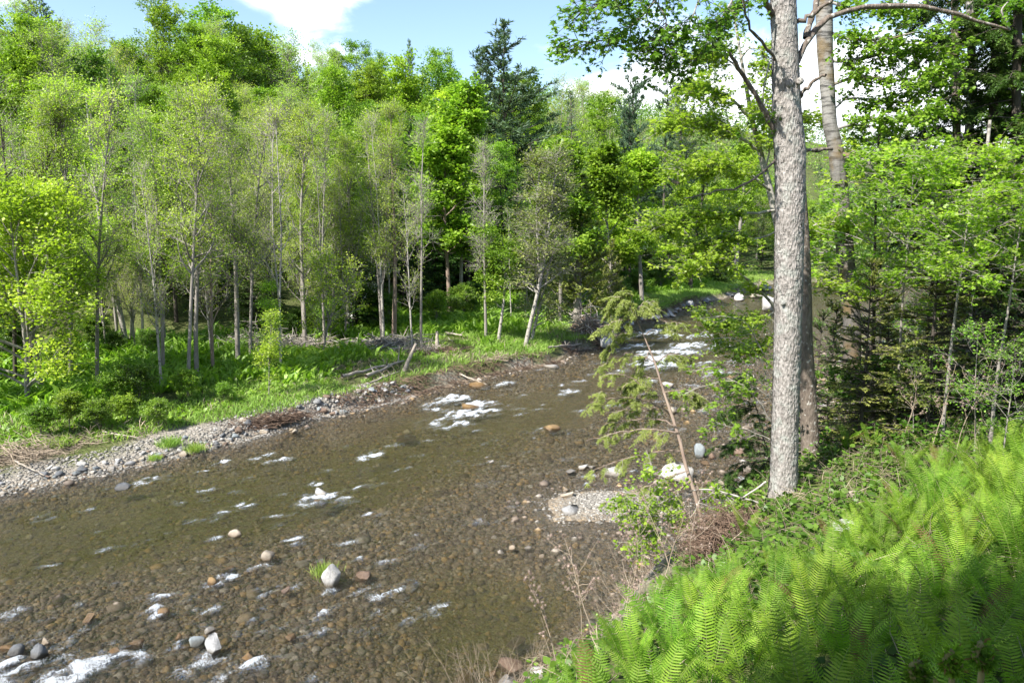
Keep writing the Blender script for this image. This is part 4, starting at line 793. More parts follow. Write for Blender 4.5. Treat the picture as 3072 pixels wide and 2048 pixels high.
# grassy rock: boulder with a tuft
gr = stone(330, 583, 12, 'white', None, 1, .12, rz=.5, i=2, tall=1.5); tag(gr, 'angular white boulder with a tuft of grass on its left side', 'rock')
tb2 = Buf(); r8 = np.random.default_rng(3); c = gp(325, 578); nT = 260
Pg = np.stack([r8.normal(0, .10, nT), r8.normal(0, .10, nT), np.full(nT, .02)], -1); leaves(tb2, Pg, nrm(np.stack([r8.normal(0, .6, nT), r8.normal(0, .6, nT), np.ones(nT)], -1)), r8.normal(0, 1, (nT, 3)), r8.uniform(.15, .3, nT), .014, T_DIAM, r8.uniform(.3, 1, nT))
tag(link('grass_tuft', tb2.mesh('grass_tuft', [M['grass']]), None, (c[0], c[1], .05)), 'tuft of grass growing against the angular white boulder', 'grass')
for (u, v, h) in ((170, 447, .35), (195, 452, .3), (155, 460, .2), (60, 448, .4)):
    c = gpt(u, v, .2); tag(link('grass_tuft', tb2.mesh('grass_tuft', [M['grass']]), None, c, u, h/.25), {170: 'grass tuft on the open sand between cobbles and bank', 195: 'grass tuft beside the cobbles at the right end of the sand', 155: 'tiny grass tuft among the cobbles', 60: 'grass tuft at the left end of the open sand'}[u], 'grass')

# scattered pale stones in the shallows of the right channel, and the cobble strip of the far shore
k = 0
while k < 120:
    y = R.uniform(16.5, 46); x = float(xr(y))-abs(R.gauss(0, 2.6))-.2+R.uniform(0, 1.0)
    u, v = proj((x, y, 0))
    if not 600 < u < 1000: continue
    stone(0, 0, R.choice([.05, .07, .1, .12, .2])*R.uniform(.8, 1.2)*(1+.015*y), R.choice(['white', 'cream', 'grey', 'grey', 'cream', 'ochre', 'brown', 'blue', 'dark', 'brown']), 'pale stone scattered in the shallows along the shaded right shore', R.random() < .5, R.uniform(.25, .6), pt=(x, y, 0), group='stones in the right-hand shallows', name='river_stone'); k += 1
k = 0
while k < 260:
    y = 16.5+R.random()**1.1*12; a = R.gauss(.32, .24); x = float(xl(y))-a/float(CL(y)); u, v = proj((x, y, 0))
    if a < -.15 or a > 1.5 or not -10 < u < 420: continue
    stone(0, 0, R.choice([.04, .05, .06, .08, .1, .15])*R.uniform(.8, 1.2), R.choice(['white', 'grey', 'cream', 'grey', 'blue', 'brown', 'white', 'dark']), 'water-worn cobble in the stone strip along the far left shore', R.random() < .3, .3, pt=(x, y, -0.02), group='cobbles along the far left shore', cat='cobble', name='cobble'); k += 1
k = 0
while k < 60:
    y = 42+R.random()*36; a = R.gauss(.1, .4); x = float(xl(y))-a/float(CL(y)); u, v = proj((x, y, 0))
    if a < -.6 or a > 1.0 or not 560 < u < 780: continue
    stone(0, 0, R.uniform(.1, .35), R.choice(['white', 'grey', 'cream', 'white', 'dark']), 'pale rock at the foot of the far bank below the bend', R.random() < .5, .3, pt=(x, y, 0), group='rocks at the foot of the far bank', name='river_stone'); k += 1

def pebbles(name, label, pts, rad, stops, rng, wetmat=False):
    n = len(pts); V = ICO1[0][None]*rad[:, None, None]*rng.uniform(.65, 1.15, (n, 1, 3))*np.array([1, 1, .6]); V = V*(1+rng.uniform(-.18, .18, (n, len(ICO1[0]), 1)))
    a = rng.uniform(0, 6.28, n); ca, sa = np.cos(a)[:, None], np.sin(a)[:, None]; V = np.stack([V[:, :, 0]*ca-V[:, :, 1]*sa, V[:, :, 0]*sa+V[:, :, 1]*ca, V[:, :, 2]], -1)+pts[:, None]
    Fc = (ICO1[1][None]+(np.arange(n)*len(ICO1[0]))[:, None, None]).reshape(-1, 3)
    bb = Buf(); bb.add(V.reshape(-1, 3), Fc, np.repeat(rng.uniform(0, 1, n), len(ICO1[0])))
    m, nt, out = newmat(name); at_ = nd(nt, 'ShaderNodeAttribute', attribute_name='rnd'); col = ramp(nt, at_.outputs['Fac'], stops)
    tcn = nd(nt, 'ShaderNodeTexCoord'); n2 = nd(nt, 'ShaderNodeTexNoise', i_Vector=tcn.outputs['Object'], i_Scale=25.0, i_Detail=5.0)
    col = mixc(nt, math_(nt, 'MULTIPLY', n2.outputs['Fac'], .9), col, tuple(x*.4 for x in stops[1][1]))
    p = nd(nt, 'ShaderNodeBsdfPrincipled', i_Roughness=.75); nt.links.new(col, p.inputs['Base Color']); nt.links.new(p.outputs[0], out.inputs[0])
    tag(link(name, bb.mesh(name, [m], True)), label, 'stones', kind='stuff')
rng = np.random.default_rng(12)
n = 85000; y = 7+34*rng.uniform(0, 1, n)**1.6; f = rng.uniform(0, 1, n); x = xl(y)*(1-f)+xr(y)*f; z = ground(x, y)
pu = 512+F*x/y; keep = (z < -.03) & (pu > -40) & (pu < 1000) & ((rng.uniform(0, 1, n) < (.25+.75*sstep(.45, .15, -z))) ) & ~((y > 24) & (z < -.2)); x, y, z = x[keep], y[keep], z[keep]; n = len(x)
rad = 0.022+.075*rng.uniform(0, 1, n)**5+.012*(y/15); rad *= np.where(rng.uniform(0, 1, n) < .02, 2.0, 1)
pebbles('river_pebbles', 'brown and ochre pebbles covering the bed of the shallow river', np.stack([x, y, z+rad*.1], -1), rad, [(0, (.08, .06, .045)), (.3, (.22, .17, .13)), (.5, (.33, .265, .20)), (.66, (.29, .27, .24)), (.8, (.36, .25, .12)), (.9, (.48, .32, .14)), (.96, (.44, .40, .34)), (1, (.56, .52, .46))], rng)
n = 9000; y = 15+rng.uniform(0, 1, n)**1.1*13; a = rng.uniform(-.35, 1.3, n); x = xl(y)-a/CL(y); z = ground(x, y); rad = .018+.05*rng.uniform(0, 1, n)**2.5
n3 = 3800; th = rng.uniform(0, 6.28, n3); rr = np.abs(rng.normal(0, .75, n3)); x3 = BAR[0]+.4+rr*np.cos(th)*1.2; y3 = BAR[1]+.2+rr*np.sin(th)*.9; z3 = ground(x3, y3)
x4y = 13+rng.uniform(0, 1, 9000)*32; a4 = rng.normal(0, 1.3, 9000); x4 = xr(x4y)+a4; z4 = ground(x4, x4y); k4 = (a4 < 1.6) & (x4y > 14.5)
x = np.concatenate([x, x3, x4[k4]]); y = np.concatenate([y, y3, x4y[k4]]); z = np.concatenate([z, z3, z4[k4]]); rad = np.concatenate([rad, .018+.035*rng.uniform(0, 1, n3)**2, .02+.07*rng.uniform(0, 1, int(k4.sum()))**3])
pebbles('gravel', 'pale dry gravel of the bar and the river shores', np.stack([x, y, z], -1), rad, [(0, (.10, .095, .085)), (.35, (.20, .185, .16)), (.7, (.32, .30, .265)), (1, (.50, .47, .43))], rng)

# ------------------------------------------------------------------ driftwood, roots and brush
def log(u0, v0, u1, v1, wpx, label, mat='drift', z=.12, name='driftwood_log', z1=None, bend=.06, stubs=3):
    a_ = gpt(u0, v0); b_ = gpt(u1, v1) if z1 is None else at(u1, v1, a_[1]+z1); r = wpx*.5*a_[1]/F; rg = np.random.default_rng(int(u0*7+v0))
    q = np.linspace(0, 1, 11)[:, None]; P_ = (b_-a_)*q; L_ = np.linalg.norm(b_-a_); r *= 1.25; P_ = P_+rg.normal(0, bend*.12*L_, (11, 3))*np.sin(np.pi*q)+[0, 0, 0 if z1 is not None else r*.6+.12]
    bb = Buf(); tubes(bb, P_[None], (r*(1-.45*q[:, 0]))[None], 8, cap=True)
    for i in range(stubs):
        t = rg.uniform(.2, .95); p = P_[int(t*10)]; d = nrm(rg.normal(0, 1, (1, 3))+[0, 0, .8])[0]*L_*rg.uniform(.08, .2)
        tubes(bb, np.linspace(p, p+d, 4)[None], np.linspace(r*.45, r*.15, 4)[None], 5)
    tag(link(name, bb.mesh(name, [M[mat]], True), None, a_), label, 'log')
LOGS = [(342, 380, 404, 364, 3.2, 'long bleached log lying on the far bank left of the leaning post'), (366, 380, 392, 369, 3.5, 'short thick bleached log beside the long one'), (404, 371, 416, 343, 4.0, 'broken post leaning right on the far bank'), (437, 346, 437, 331, 3.6, 'short upright snag at the sand mound'), (478, 379, 488, 388, 4.0, 'short thick log poking out over the water', ),
        (388, 352, 426, 349, 2.2, 'thin log in the right part of the driftwood pile'), (393, 345, 424, 333, 1.8, 'thin branch crossing behind the straight reddish trunk'), (310, 348, 350, 341, 2.0, 'pale log among the shrubs left of the driftwood pile'), (445, 335, 462, 338, 1.8, 'small log behind the sand mound'), (548, 350, 588, 345, 1.6, 'thin bleached branch lying towards the root mass'), (455, 375, 488, 388, 1.4, 'thin bare branch lying along the bank edge'),
        (370, 386, 400, 374, 1.6, 'thin pale branch below the short thick log'), (15, 465, 45, 480, 1.6, 'thin pale branch on the sand at the far left'), (100, 435, 140, 442, 1.4, 'thin straight stick lying in the grass below the bright bushes'), (165, 275, 206, 212, 0, '')]
for L in LOGS[:-1]:
    if L[0] in (404, 437): log(L[0], L[1], L[2], L[3], L[4], L[5], z1=0.1, name='broken_post' if L[0] == 404 else 'snag', stubs=1)
    elif L[0] == 478: log(L[0], L[1], L[2], L[3]-2, L[4], L[5], z1=-.3, stubs=1)
    else: log(*L)
def brush(name, label, c, size, n, mat, L=.8, r=.010, rz=0., seed=1, cat='brush', upw=.25, n_seg=4, along=None, wob=.25, kind=None):
    rg = np.random.default_rng(seed); P_ = rg.normal(0, .45, (n, 3))*np.array(size); P_[:, 2] = np.abs(P_[:, 2])
    ca, sa = math.cos(rz), math.sin(rz); P_ = np.stack([P_[:, 0]*ca-P_[:, 1]*sa, P_[:, 0]*sa+P_[:, 1]*ca, P_[:, 2]], -1)
    d = rg.normal(0, 1, (n, 3))*np.array([1, 1, upw]); 
    if along is not None: d = d*.45+np.array(along)
    B_ = grow(P_, nrm(d), L*rg.uniform(.3, 1.3, n), n_seg, 0, wob, rg); B_ = B_-0.5*(B_[:, -1:]-B_[:, :1]); B_[:, :, 2] = np.maximum(B_[:, :, 2], .01)
    bb = Buf(); tubes(bb, B_, (r*rg.uniform(.4, 1.6, n))[:, None]*np.linspace(1, .4, n_seg+1)[None], 4, 0, rg.uniform(0, 1, n))
    tag(link(name, bb.mesh(name, [M[mat]]), None, c), label, cat, kind=kind)
dir2 = lambda u0, v0, u1, v1: nrm((gp(u1, v1)-gp(u0, v0))[None])[0]
br = dir2(240, 430, 300, 418)
brush('debris_mat', 'long tangle of brown flood debris lying along the cobble strip', gpt(272, 423, .25), (1.3, .3, .25), 520, 'root', .8, .010, math.atan2(br[1], br[0]), 2, 'debris', .15, along=br)
brush('driftwood_pile', 'grey driftwood pile at the foot of the straight reddish trunk', gpt(385, 345), (2.3, .5, .3), 300, 'twig', 1.4, .022, .5, 3, 'driftwood', .2, along=(.8, .5, 0))
brush('driftwood_pile', 'tangle of roots and sticks right of the driftwood pile', gpt(418, 350), (1.0, .5, .2), 170, 'drift', 1.0, .016, .5, 4, 'driftwood', .25)
brush('driftwood_pile', 'brushwood heap left of the many-stemmed bush', gpt(298, 345), (1.6, .8, .4), 260, 'twig', 1.1, .014, .5, 5, 'driftwood', .25)
brush('branch_heap', 'heap of grey dead branches under the stout grey trunk', gpt(255, 350), (1.8, 1.0, 1.0), 260, 'twig', 1.3, .012, .2, 6, 'branches', .5)
brush('branch_litter', 'low spread of dead branches at the far left shore', gpt(25, 455, .3), (1.6, .7, .25), 420, 'dead', 1.3, .009, .9, 7, 'branches', .1, along=(.9, -.2, 0))
brush('branch_litter', 'scattered twigs on the grass above the far left shore', gpt(85, 440, .3), (1.6, .6, .15), 160, 'dead', .9, .007, .6, 8, 'branches', .1)
brush('branch_litter', 'brown root tangle on the sand mound of the far bank', gpt(445, 352), (1.3, .5, .15), 200, 'root', .7, .012, .5, 9, 'branches', .3)
brush('branch_litter', 'dead branches beside the two leaning white trunks', gpt(500, 358), (1.6, .4, .12), 140, 'dead', .8, .010, .7, 10, 'branches', .3)
c = gp(590, 346); c[1] += 1.1; rg = np.random.default_rng(77); rw = Buf()
n = 520; d = nrm(rg.normal(0, 1, (n, 3))*np.array([1.1, .9, .8])+[0.1, -.75, .15]); P0_ = np.stack([rg.normal(0, .35, n), rg.normal(0, .25, n), rg.normal(0.75, .3, n)], -1)
B_ = grow(P0_, d, rg.uniform(.4, 1.7, n), 6, -.10, .26, rg); tubes(rw, B_, (.028*rg.uniform(.3, 1.5, n)**1.5)[:, None]*np.linspace(1, .25, 7)[None], 4, 0, rg.uniform(0, 1, n))
V = ICO3[0]*np.array([1.0, .75, .8])*(1+.25*fbm(ICO3[0][:, :1]*3+ICO3[0][:, 2:]*2, ICO3[0][:, 1:2]*3, 3, 3))+[0, .25, .65]; rs = Buf(); rs.add(V, ICO3[1])
e = thing('root_mass', 'upturned tangle of grey roots overhanging the water beside the big whitish boulder', 'roots', (c[0], c[1], 0), parts=(('roots', rw.mesh('roots', [M['drift']])), ('soil_clump', rs.mesh('soil_clump', [M['root']], True))))
# roots hanging from the cut bank
rg = np.random.default_rng(78); n = 4200; y = 25.5+rg.uniform(0, 1, n)**1.2*38; a = rg.uniform(-.05, .75, n); x = xl(y)-a/CL(y); z = np.maximum(ground(x, y), 0)+.02
keep = vnoise(y*.7, y*0, 5) > .22; x, y, z = x[keep], y[keep], z[keep]; n = len(x)
B_ = grow(np.stack([x, y, z], -1), nrm(rg.normal(0, 1, (n, 3))*[.8, .6, .3]+[.35, -.2, -.12]), rg.uniform(.15, .7, n), 3, -.10, .25, rg); B_[:, :, 2] = np.maximum(B_[:, :, 2], .0)
bb = Buf(); tubes(bb, B_, (.011*rg.uniform(.4, 1.8, n))[:, None]*np.linspace(1, .4, 4)[None], 3, 0, rg.uniform(0, 1, n)); tag(link('exposed_roots', bb.mesh('exposed_roots', [M['root']])), 'brown roots hanging out of the cut far bank', 'roots', kind='stuff')

# ------------------------------------------------------------------ the near bank: trunks
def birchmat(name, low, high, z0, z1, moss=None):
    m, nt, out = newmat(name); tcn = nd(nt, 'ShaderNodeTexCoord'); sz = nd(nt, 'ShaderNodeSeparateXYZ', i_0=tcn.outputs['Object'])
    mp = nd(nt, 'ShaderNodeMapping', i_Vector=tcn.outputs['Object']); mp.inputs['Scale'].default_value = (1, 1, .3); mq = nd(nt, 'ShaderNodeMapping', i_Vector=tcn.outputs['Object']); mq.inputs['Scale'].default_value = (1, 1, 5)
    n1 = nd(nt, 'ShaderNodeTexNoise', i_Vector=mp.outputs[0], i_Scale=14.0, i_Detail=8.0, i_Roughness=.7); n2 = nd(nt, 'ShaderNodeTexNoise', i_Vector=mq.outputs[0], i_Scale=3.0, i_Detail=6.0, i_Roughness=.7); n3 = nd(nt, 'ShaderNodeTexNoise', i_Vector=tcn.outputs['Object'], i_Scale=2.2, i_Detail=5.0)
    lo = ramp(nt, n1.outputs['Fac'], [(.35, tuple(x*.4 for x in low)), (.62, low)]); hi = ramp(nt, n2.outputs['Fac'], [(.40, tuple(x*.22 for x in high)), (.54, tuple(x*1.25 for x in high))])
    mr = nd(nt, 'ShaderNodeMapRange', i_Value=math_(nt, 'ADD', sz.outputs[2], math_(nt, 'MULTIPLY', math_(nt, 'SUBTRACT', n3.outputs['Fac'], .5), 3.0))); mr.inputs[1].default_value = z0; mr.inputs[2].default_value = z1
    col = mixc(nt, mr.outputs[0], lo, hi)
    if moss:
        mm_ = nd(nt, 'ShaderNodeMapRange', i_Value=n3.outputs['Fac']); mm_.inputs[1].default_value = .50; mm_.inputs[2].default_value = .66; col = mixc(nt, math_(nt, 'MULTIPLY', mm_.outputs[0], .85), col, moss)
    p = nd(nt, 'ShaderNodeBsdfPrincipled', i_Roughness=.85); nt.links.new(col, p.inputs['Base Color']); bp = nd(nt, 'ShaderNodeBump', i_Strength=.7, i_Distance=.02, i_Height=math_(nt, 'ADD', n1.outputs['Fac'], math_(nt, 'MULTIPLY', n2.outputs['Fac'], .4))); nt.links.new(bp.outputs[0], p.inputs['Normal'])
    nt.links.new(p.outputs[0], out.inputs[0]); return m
M['birch'] = birchmat('old_birch_bark_shaded_base', (.13, .118, .11), (.19, .18, .168), 5.4, 7.6, (.13, .085, .03))  # lower trunk's shade painted in by height, together with dark furrowed base bark
M['scaly'] = barkmat('scaly_bark', (.12, .108, .098), (.40, .37, .345), 16, .4, .8, (.29, .29, .265), 5.0, .5, .62, .035)
M['smooth'] = barkmat('lichen_bark', (.07, .055, .046), (.20, .165, .135), 18, .35, 1.0, (.34, .32, .29), 16.0, .60, .66, .012)
M['mottle'] = barkmat('mottled_bark', (.05, .04, .033), (.18, .145, .12), 9, .6, .7, (.32, .27, .23), 5.0, .55, .62, .02)
M['nearmaple'] = leafmat('near_maple_leaf', (.065, .14, .016), (.12, .24, .022), (.24, .38, .04), .45, .01, .4)
M['sapling'] = leafmat('sapling_leaf', (.15, .25, .02), (.24, .36, .035), (.36, .46, .06), .5, .01, .4)
M['shade'] = leafmat('beech_leaf', (.055, .11, .016), (.10, .19, .025), (.18, .28, .04), .45, .01, .4)

def trunk(px, D, wpx, bark, seed, sides=40, dense=260, disp=.012, flakes=0, flare=1.25, flmat=None):
    P_ = path(px, D, dense); bs = P_[0].copy(); n = len(P_); rg = np.random.default_rng(seed)
    Dn = np.interp(np.linspace(0, 1, n), np.linspace(0, 1, np.size(D)), np.atleast_1d(D)); r = np.interp(np.linspace(0, 1, n), np.linspace(0, 1, len(wpx)), wpx)*.5*Dn/F
    r = r*(1+(flare-1)*np.exp(-np.linspace(0, 1, n)*26))
    th = np.arange(sides)/sides*2*np.pi; T = nrm(np.gradient(P_, axis=0)); U = nrm(np.cross(T, [[0, 1., 0]])); W = np.cross(T, U)
    hz = np.concatenate([[0], np.cumsum(np.linalg.norm(np.diff(P_, axis=0), axis=1))]); 
    cx = np.cos(th); sx_ = np.sin(th)
    nn = fbm(cx[None]*3+hz[:, None]*1.1, sx_[None]*3+hz[:, None]*.9, 3, seed)*.10+fbm(cx[None]*9+hz[:, None]*5, sx_[None]*9-hz[:, None]*5, 3, seed+3)*.06
    rr = r[:, None]*(1+nn)
    V = (P_-bs)[:, None]+rr[:, :, None]*(cx[None, :, None]*U[:, None]+sx_[None, :, None]*W[:, None])
    idx = np.arange(n*sides).reshape(n, sides); j = np.roll(idx, -1, 1); b = Buf(); b.add(V.reshape(-1, 3), np.stack([idx[:-1], j[:-1], j[1:], idx[1:]], -1).reshape(-1, 4))
    if flakes:   # curled plates of bark standing off the trunk
        i = rg.integers(2, n-3, flakes); a = rg.uniform(0, 6.28, flakes); ca, sa = np.cos(a)[:, None], np.sin(a)[:, None]; rad_ = ca*U[i]+sa*W[i]; tan_ = -sa*U[i]+ca*W[i]
        c_ = (P_-bs)[i]+rad_*(r[i]*1.0)[:, None]; hw = rg.uniform(.010, .034, flakes)[:, None]; hh = rg.uniform(.015, .065, flakes)[:, None]; l1 = rg.uniform(.002, .017, flakes)[:, None]**1.0; l2 = rg.uniform(-.004, .010, flakes)[:, None]
        q = T[i]
        Vf = np.stack([c_-tan_*hw-q*hh*.9+rad_*l2, c_+tan_*hw*.8-q*hh+rad_*(l1*.4), c_+tan_*hw*1.0+rad_*(l1*.6)+q*hh*.1, c_+tan_*hw*.7+q*hh+rad_*l1, c_-tan_*hw*.9+q*hh*.8+rad_*(l1*.5), c_-tan_*hw*1.1+rad_*(-.002)], 1)
        b.add(Vf.reshape(-1, 3), np.arange(flakes*6).reshape(-1, 6), .5, 0)
    return bs, b, P_-bs, r
def limb(b, px, D, w0, w1, bs, sides=7, mi=0, n=14, rg=None):
    P_ = path(px, D, n)-bs; Dn = np.linspace(np.atleast_1d(D)[0], np.atleast_1d(D)[-1], n); r = np.linspace(w0, w1, n)*.5*Dn/F
    if rg is not None: P_[1:-1] += rg.normal(0, .012, (n-2, 3)); r = r*rg.uniform(.85, 1.2, n)
    tubes(b, P_[None], r[None], sides, mi); return P_
def spray(cb, P_, rng, k2=14, L2=.7, k3=6, L3=.3, nl=5, ls=.085, droop=-.10, tpl=T_MAPLE, t0=.25, scat=.03, tw=.004, flat=1.0, lo=0., hi=1., fold=.3):
    """twigs with leaves along the branch P_ (n,3)"""
    P1 = P_[None]; i = np.zeros(k2, int); t = rng.uniform(t0, 1, k2); p, d = sampl(P1, i, t); d2 = tilt(d, rng.uniform(.4, 1.2, k2), rng.uniform(0, 6.28, k2)); d2[:, 2] *= .5
    B2 = grow(p, d2, L2*rng.uniform(.4, 1.2, k2), 5, droop, .10, rng); tubes(cb, B2, np.broadcast_to(np.linspace(tw*1.6, tw*.7, 6), (k2, 6)), 4, 1)
    n3 = k2*k3; i3 = np.repeat(np.arange(k2), k3); p, d = sampl(B2, i3, rng.uniform(.1, 1, n3)); d3 = tilt(d, rng.uniform(.3, 1.1, n3), rng.uniform(0, 6.28, n3)); d3[:, 2] *= .5
    B3 = grow(p, d3, L3*rng.uniform(.4, 1.2, n3), 2, droop, .1, rng); tubes(cb, B3, np.broadcast_to([tw*.7, tw*.5, tw*.3], (n3, 3)), 3, 1)
    ne = n3*nl; i = np.repeat(np.arange(n3), nl); p, d = sampl(B3, i, rng.uniform(.1, 1, ne)); p = p+rng.normal(0, scat, (ne, 3)); dd = nrm(d*.3+rng.normal(0, 1, (ne, 3))*[1, 1, .4]+[0, 0, -.35])
    nn = nrm(np.array([0, 0, 1.])*flat*1.3+rng.normal(0, .45, (ne, 3))); sc = ls*rng.uniform(.6, 1.2, ne)
    leaves(cb, p, dd, nn, sc, sc*.95, tpl, np.clip(np.repeat(rng.uniform(lo, hi, k2), k3*nl)*.6+rng.uniform(0, .4, ne), 0, 1), 0, fold)

rg = np.random.default_rng(21)
bs, tbm, PT, rT = trunk([(782, 519), (784, 470), (785, 420), (787, 360), (788, 300), (789, 250), (790, 200), (790, 150), (786, 110), (785, 60), (783, 0), (780, -70), (776, -150)], 11.0, [28, 26, 25.5, 25.5, 25.5, 26.5, 27, 28.5, 24, 22.5, 21.5, 20, 17], 'scaly', 7, 64, 900, flakes=7000, flare=1.3)
for px, D, a, b_ in (([(797, 62), (803, 45), (811, 25), (822, 16), (850, 9), (890, 6), (930, 4), (958, 16), (985, 22), (1010, 30)], [11, 11.4], 6.5, 2.5), ([(806, 38), (812, 18), (818, -2), (826, -22)], [11.1, 11.2], 6, 4), ([(797, 22), (812, 14), (828, 3), (838, -8)], [11, 10.8], 5, 3),
                    ([(775, 132), (768, 118), (758, 100), (748, 82), (738, 66), (728, 50)], [11, 10.7], 5.5, 3), ([(800, 97), (808, 86), (817, 78), (826, 75)], [11, 10.8], 4.5, 2.5), ([(775, 17), (767, 5), (762, -8)], [11, 10.7], 6, 4), ([(801, 150), (815, 150), (832, 149)], [11, 11.4], 4, 3),
                    ([(779, 155), (765, 172), (748, 183), (725, 190), (684, 198)], [11, 10.8], 2.6, 1.2), ([(775, 60), (765, 45), (748, 30), (740, -20)], [10.9, 10.3], 3, 2)):
    limb(tbm, px, D, a, b_, bs, rg=rg, mi=1)
for (u, v, rr_) in ((792, 305, .05), (790, 83, .06), (783, 303, .03), (800, 81, .05)):
    k_ = at(u, v, 10.83)-bs; V = ICO3[0]*rr_*[1, .6, 1]*(1+.2*np.sin(ICO3[0]@[7, 5, 9]))[:, None]+k_; tbm.add(V, ICO3[1])
cbm = Buf()
for px, D, a, kk in (([(700, -45), (672, -18), (655, 0), (640, 20), (622, 34), (601, 43), (585, 44), (566, 38)], [10.3, 9.6], 3.2, 34), ([(640, -40), (620, -10), (600, 5), (580, 12)], [9.8, 9.4], 2.4, 22), ([(720, -40), (700, -5), (690, 25), (678, 45), (662, 55)], [10.2, 9.9], 2.6, 30), ([(745, -20), (725, 12), (712, 32), (704, 50), (690, 66)], [10.4, 10.1], 2.6, 26),
                    ([(762, -20), (748, 0), (735, 18), (722, 22)], [10.6, 10.3], 2.4, 18), ([(655, 0), (668, 20), (660, 40), (650, 52)], [9.9, 9.8], 1.6, 18), ([(690, -30), (660, -12), (630, -2)], [10, 9.7], 2.2, 20), ([(770, 60), (765, 80), (762, 100), (768, 115)], [10.9, 10.9], 1.8, 5)):
    q_ = limb(tbm, px, D, a, .7, bs, 6); spray(cbm, q_, rg, int(kk*1.3), .42, 4, .22, 4, .072, -.13, lo=0, hi=.9, t0=.3 if kk > 10 else .8, tw=.0035)
for px in ([(1010, 30), (1000, 10), (1020, -10)], [(930, 4), (920, -12), (905, -30)]):
    q_ = limb(tbm, px, [11.6, 11.6], 2, 1, bs, 5); spray(cbm, q_, rg, 14, .4, 4, .22, 4, .085, -.1, tw=.0035)
thing('maple_tree', 'thick scaly grey trunk in full sun on the near bank, its sprays hanging high left', 'tree', bs, 0, 1, None, (('trunk', tbm.mesh('main_trunk', [M['scaly'], M['smooth']], False)), ('crown', cbm.mesh('main_crown', [M['nearmaple'], M['twigd']]))))
bs, b2, _, _ = trunk([(812, 492), (810, 440), (808, 400), (805, 350), (804, 300), (802, 240), (798, 180), (795, 100), (792, 0), (790, -60)], 12.6, [19, 17.5, 16.5, 15.5, 15, 14, 13, 10, 8, 6], 'smooth', 9, 30, 300, flare=1.2)
thing('cherry_tree', 'slimmer smooth brown-grey trunk standing tight behind the right side of the thick scaly trunk', 'tree', bs, 0, 1, None, (('trunk', b2.mesh('second_trunk', [M['smooth']])),))
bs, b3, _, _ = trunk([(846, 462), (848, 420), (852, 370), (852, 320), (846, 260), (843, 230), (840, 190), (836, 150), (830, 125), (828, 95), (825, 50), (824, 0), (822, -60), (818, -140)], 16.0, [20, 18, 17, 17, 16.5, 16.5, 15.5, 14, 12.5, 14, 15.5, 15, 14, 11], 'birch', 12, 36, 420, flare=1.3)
cb3 = Buf()
for px, D, a, kk in (([(838, 152), (862, 158), (884, 172), (905, 184), (935, 199), (960, 206), (985, 214)], [16, 13.6], 4.6, 10), ([(845, 158), (880, 150), (920, 145)], [15.8, 14], 2, 16), ([(828, 30), (850, 40), (880, 40), (930, 30)], [16, 15], 3, 30), ([(830, 85), (860, 75), (900, 82), (940, 70)], [16, 15], 3, 34), ([(835, 130), (865, 118), (900, 120), (935, 105)], [16, 14.6], 3, 34), ([(828, 60), (860, 60), (900, 50), (960, 55)], [16, 15.4], 3, 30), ([(824, 0), (850, 10), (900, 8)], [16, 15.4], 3, 24), ([(833, 110), (850, 95), (880, 105), (910, 100)], [16, 15.6], 2, 24)):
    q_ = limb(b3, px, D, a, 1.0, bs, 6, rg=rg); spray(cb3, q_, rg, int(kk*1.5), .6, 5, .25, 6, .075, -.05, T_OVAL, .08, lo=0, hi=.8, tw=.004)
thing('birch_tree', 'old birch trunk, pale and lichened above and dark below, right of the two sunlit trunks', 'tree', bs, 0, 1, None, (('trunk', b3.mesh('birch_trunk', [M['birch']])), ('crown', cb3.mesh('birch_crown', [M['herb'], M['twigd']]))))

# maple leaning over the river behind the thick trunk
bs, b4, PP, _ = trunk([(797, 452), (796, 400), (793, 330), (785, 260), (770, 190), (752, 120), (738, 40), (730, -10)], [17.0, 16.5], [10, 10, 9, 8, 7, 5, 3, 2], 'barkd', 15, 12, 60)
cb4 = Buf()
for px, D, a, kk in (([(790, 330), (770, 300), (752, 282), (735, 268), (715, 258), (697, 253), (690, 244)], [16.6, 15.2], 4.2, 26), ([(715, 258), (700, 268), (684, 272)], [15.3, 15.0], 1.6, 12), ([(770, 190), (745, 170), (715, 165), (680, 170)], [16.4, 15], 3, 50), ([(775, 210), (740, 215), (700, 215), (655, 228)], [16.5, 15.2], 3, 60), ([(760, 150), (730, 130), (700, 120), (672, 128)], [16.4, 15.6], 3, 50), ([(752, 120), (730, 95), (705, 85), (690, 92)], [16.4, 15.6], 3, 40), ([(745, 80), (730, 60), (715, 52), (700, 60)], [16.5, 16], 2, 34),
                    ([(740, 60), (750, 45), (762, 50), (770, 70)], [16.5, 16.2], 2, 22), ([(778, 230), (760, 240), (735, 238), (690, 250)], [16.5, 15.7], 2, 36), ([(765, 170), (770, 150), (768, 120), (760, 100)], [16.5, 16.2], 2, 34), ([(790, 300), (765, 320), (740, 322), (705, 320)], [16.5, 15.6], 2.4, 36), ([(792, 330), (770, 345), (745, 350), (720, 345)], [16.5, 16], 2, 26), ([(780, 250), (800, 230), (830, 220), (860, 225)], [16.5, 15.2], 2.4, 30), ([(760, 140), (790, 120), (812, 115)], [16.5, 17], 2, 20),
                    ([(788, 300), (810, 290), (840, 280), (870, 290)], [16.5, 16], 2.4, 20)):
    q_ = limb(b4, px, D, a, .8, bs, 6, rg=rg); spray(cb4, q_, rg, int(kk*1.5), .6, 5, .28, 6, .085, .02, T_MAPLE, .25, lo=.1, hi=1, tw=.004, flat=1.2)
thing('maple_tree', 'yellow-green maple reaching left over the river from behind the thick scaly trunk', 'tree', bs, 0, 1, None, (('trunk', b4.mesh('leaning_maple_trunk', [M['barkw']])), ('crown', cb4.mesh('leaning_maple_crown', [M['sapling'], M['twig']]))))

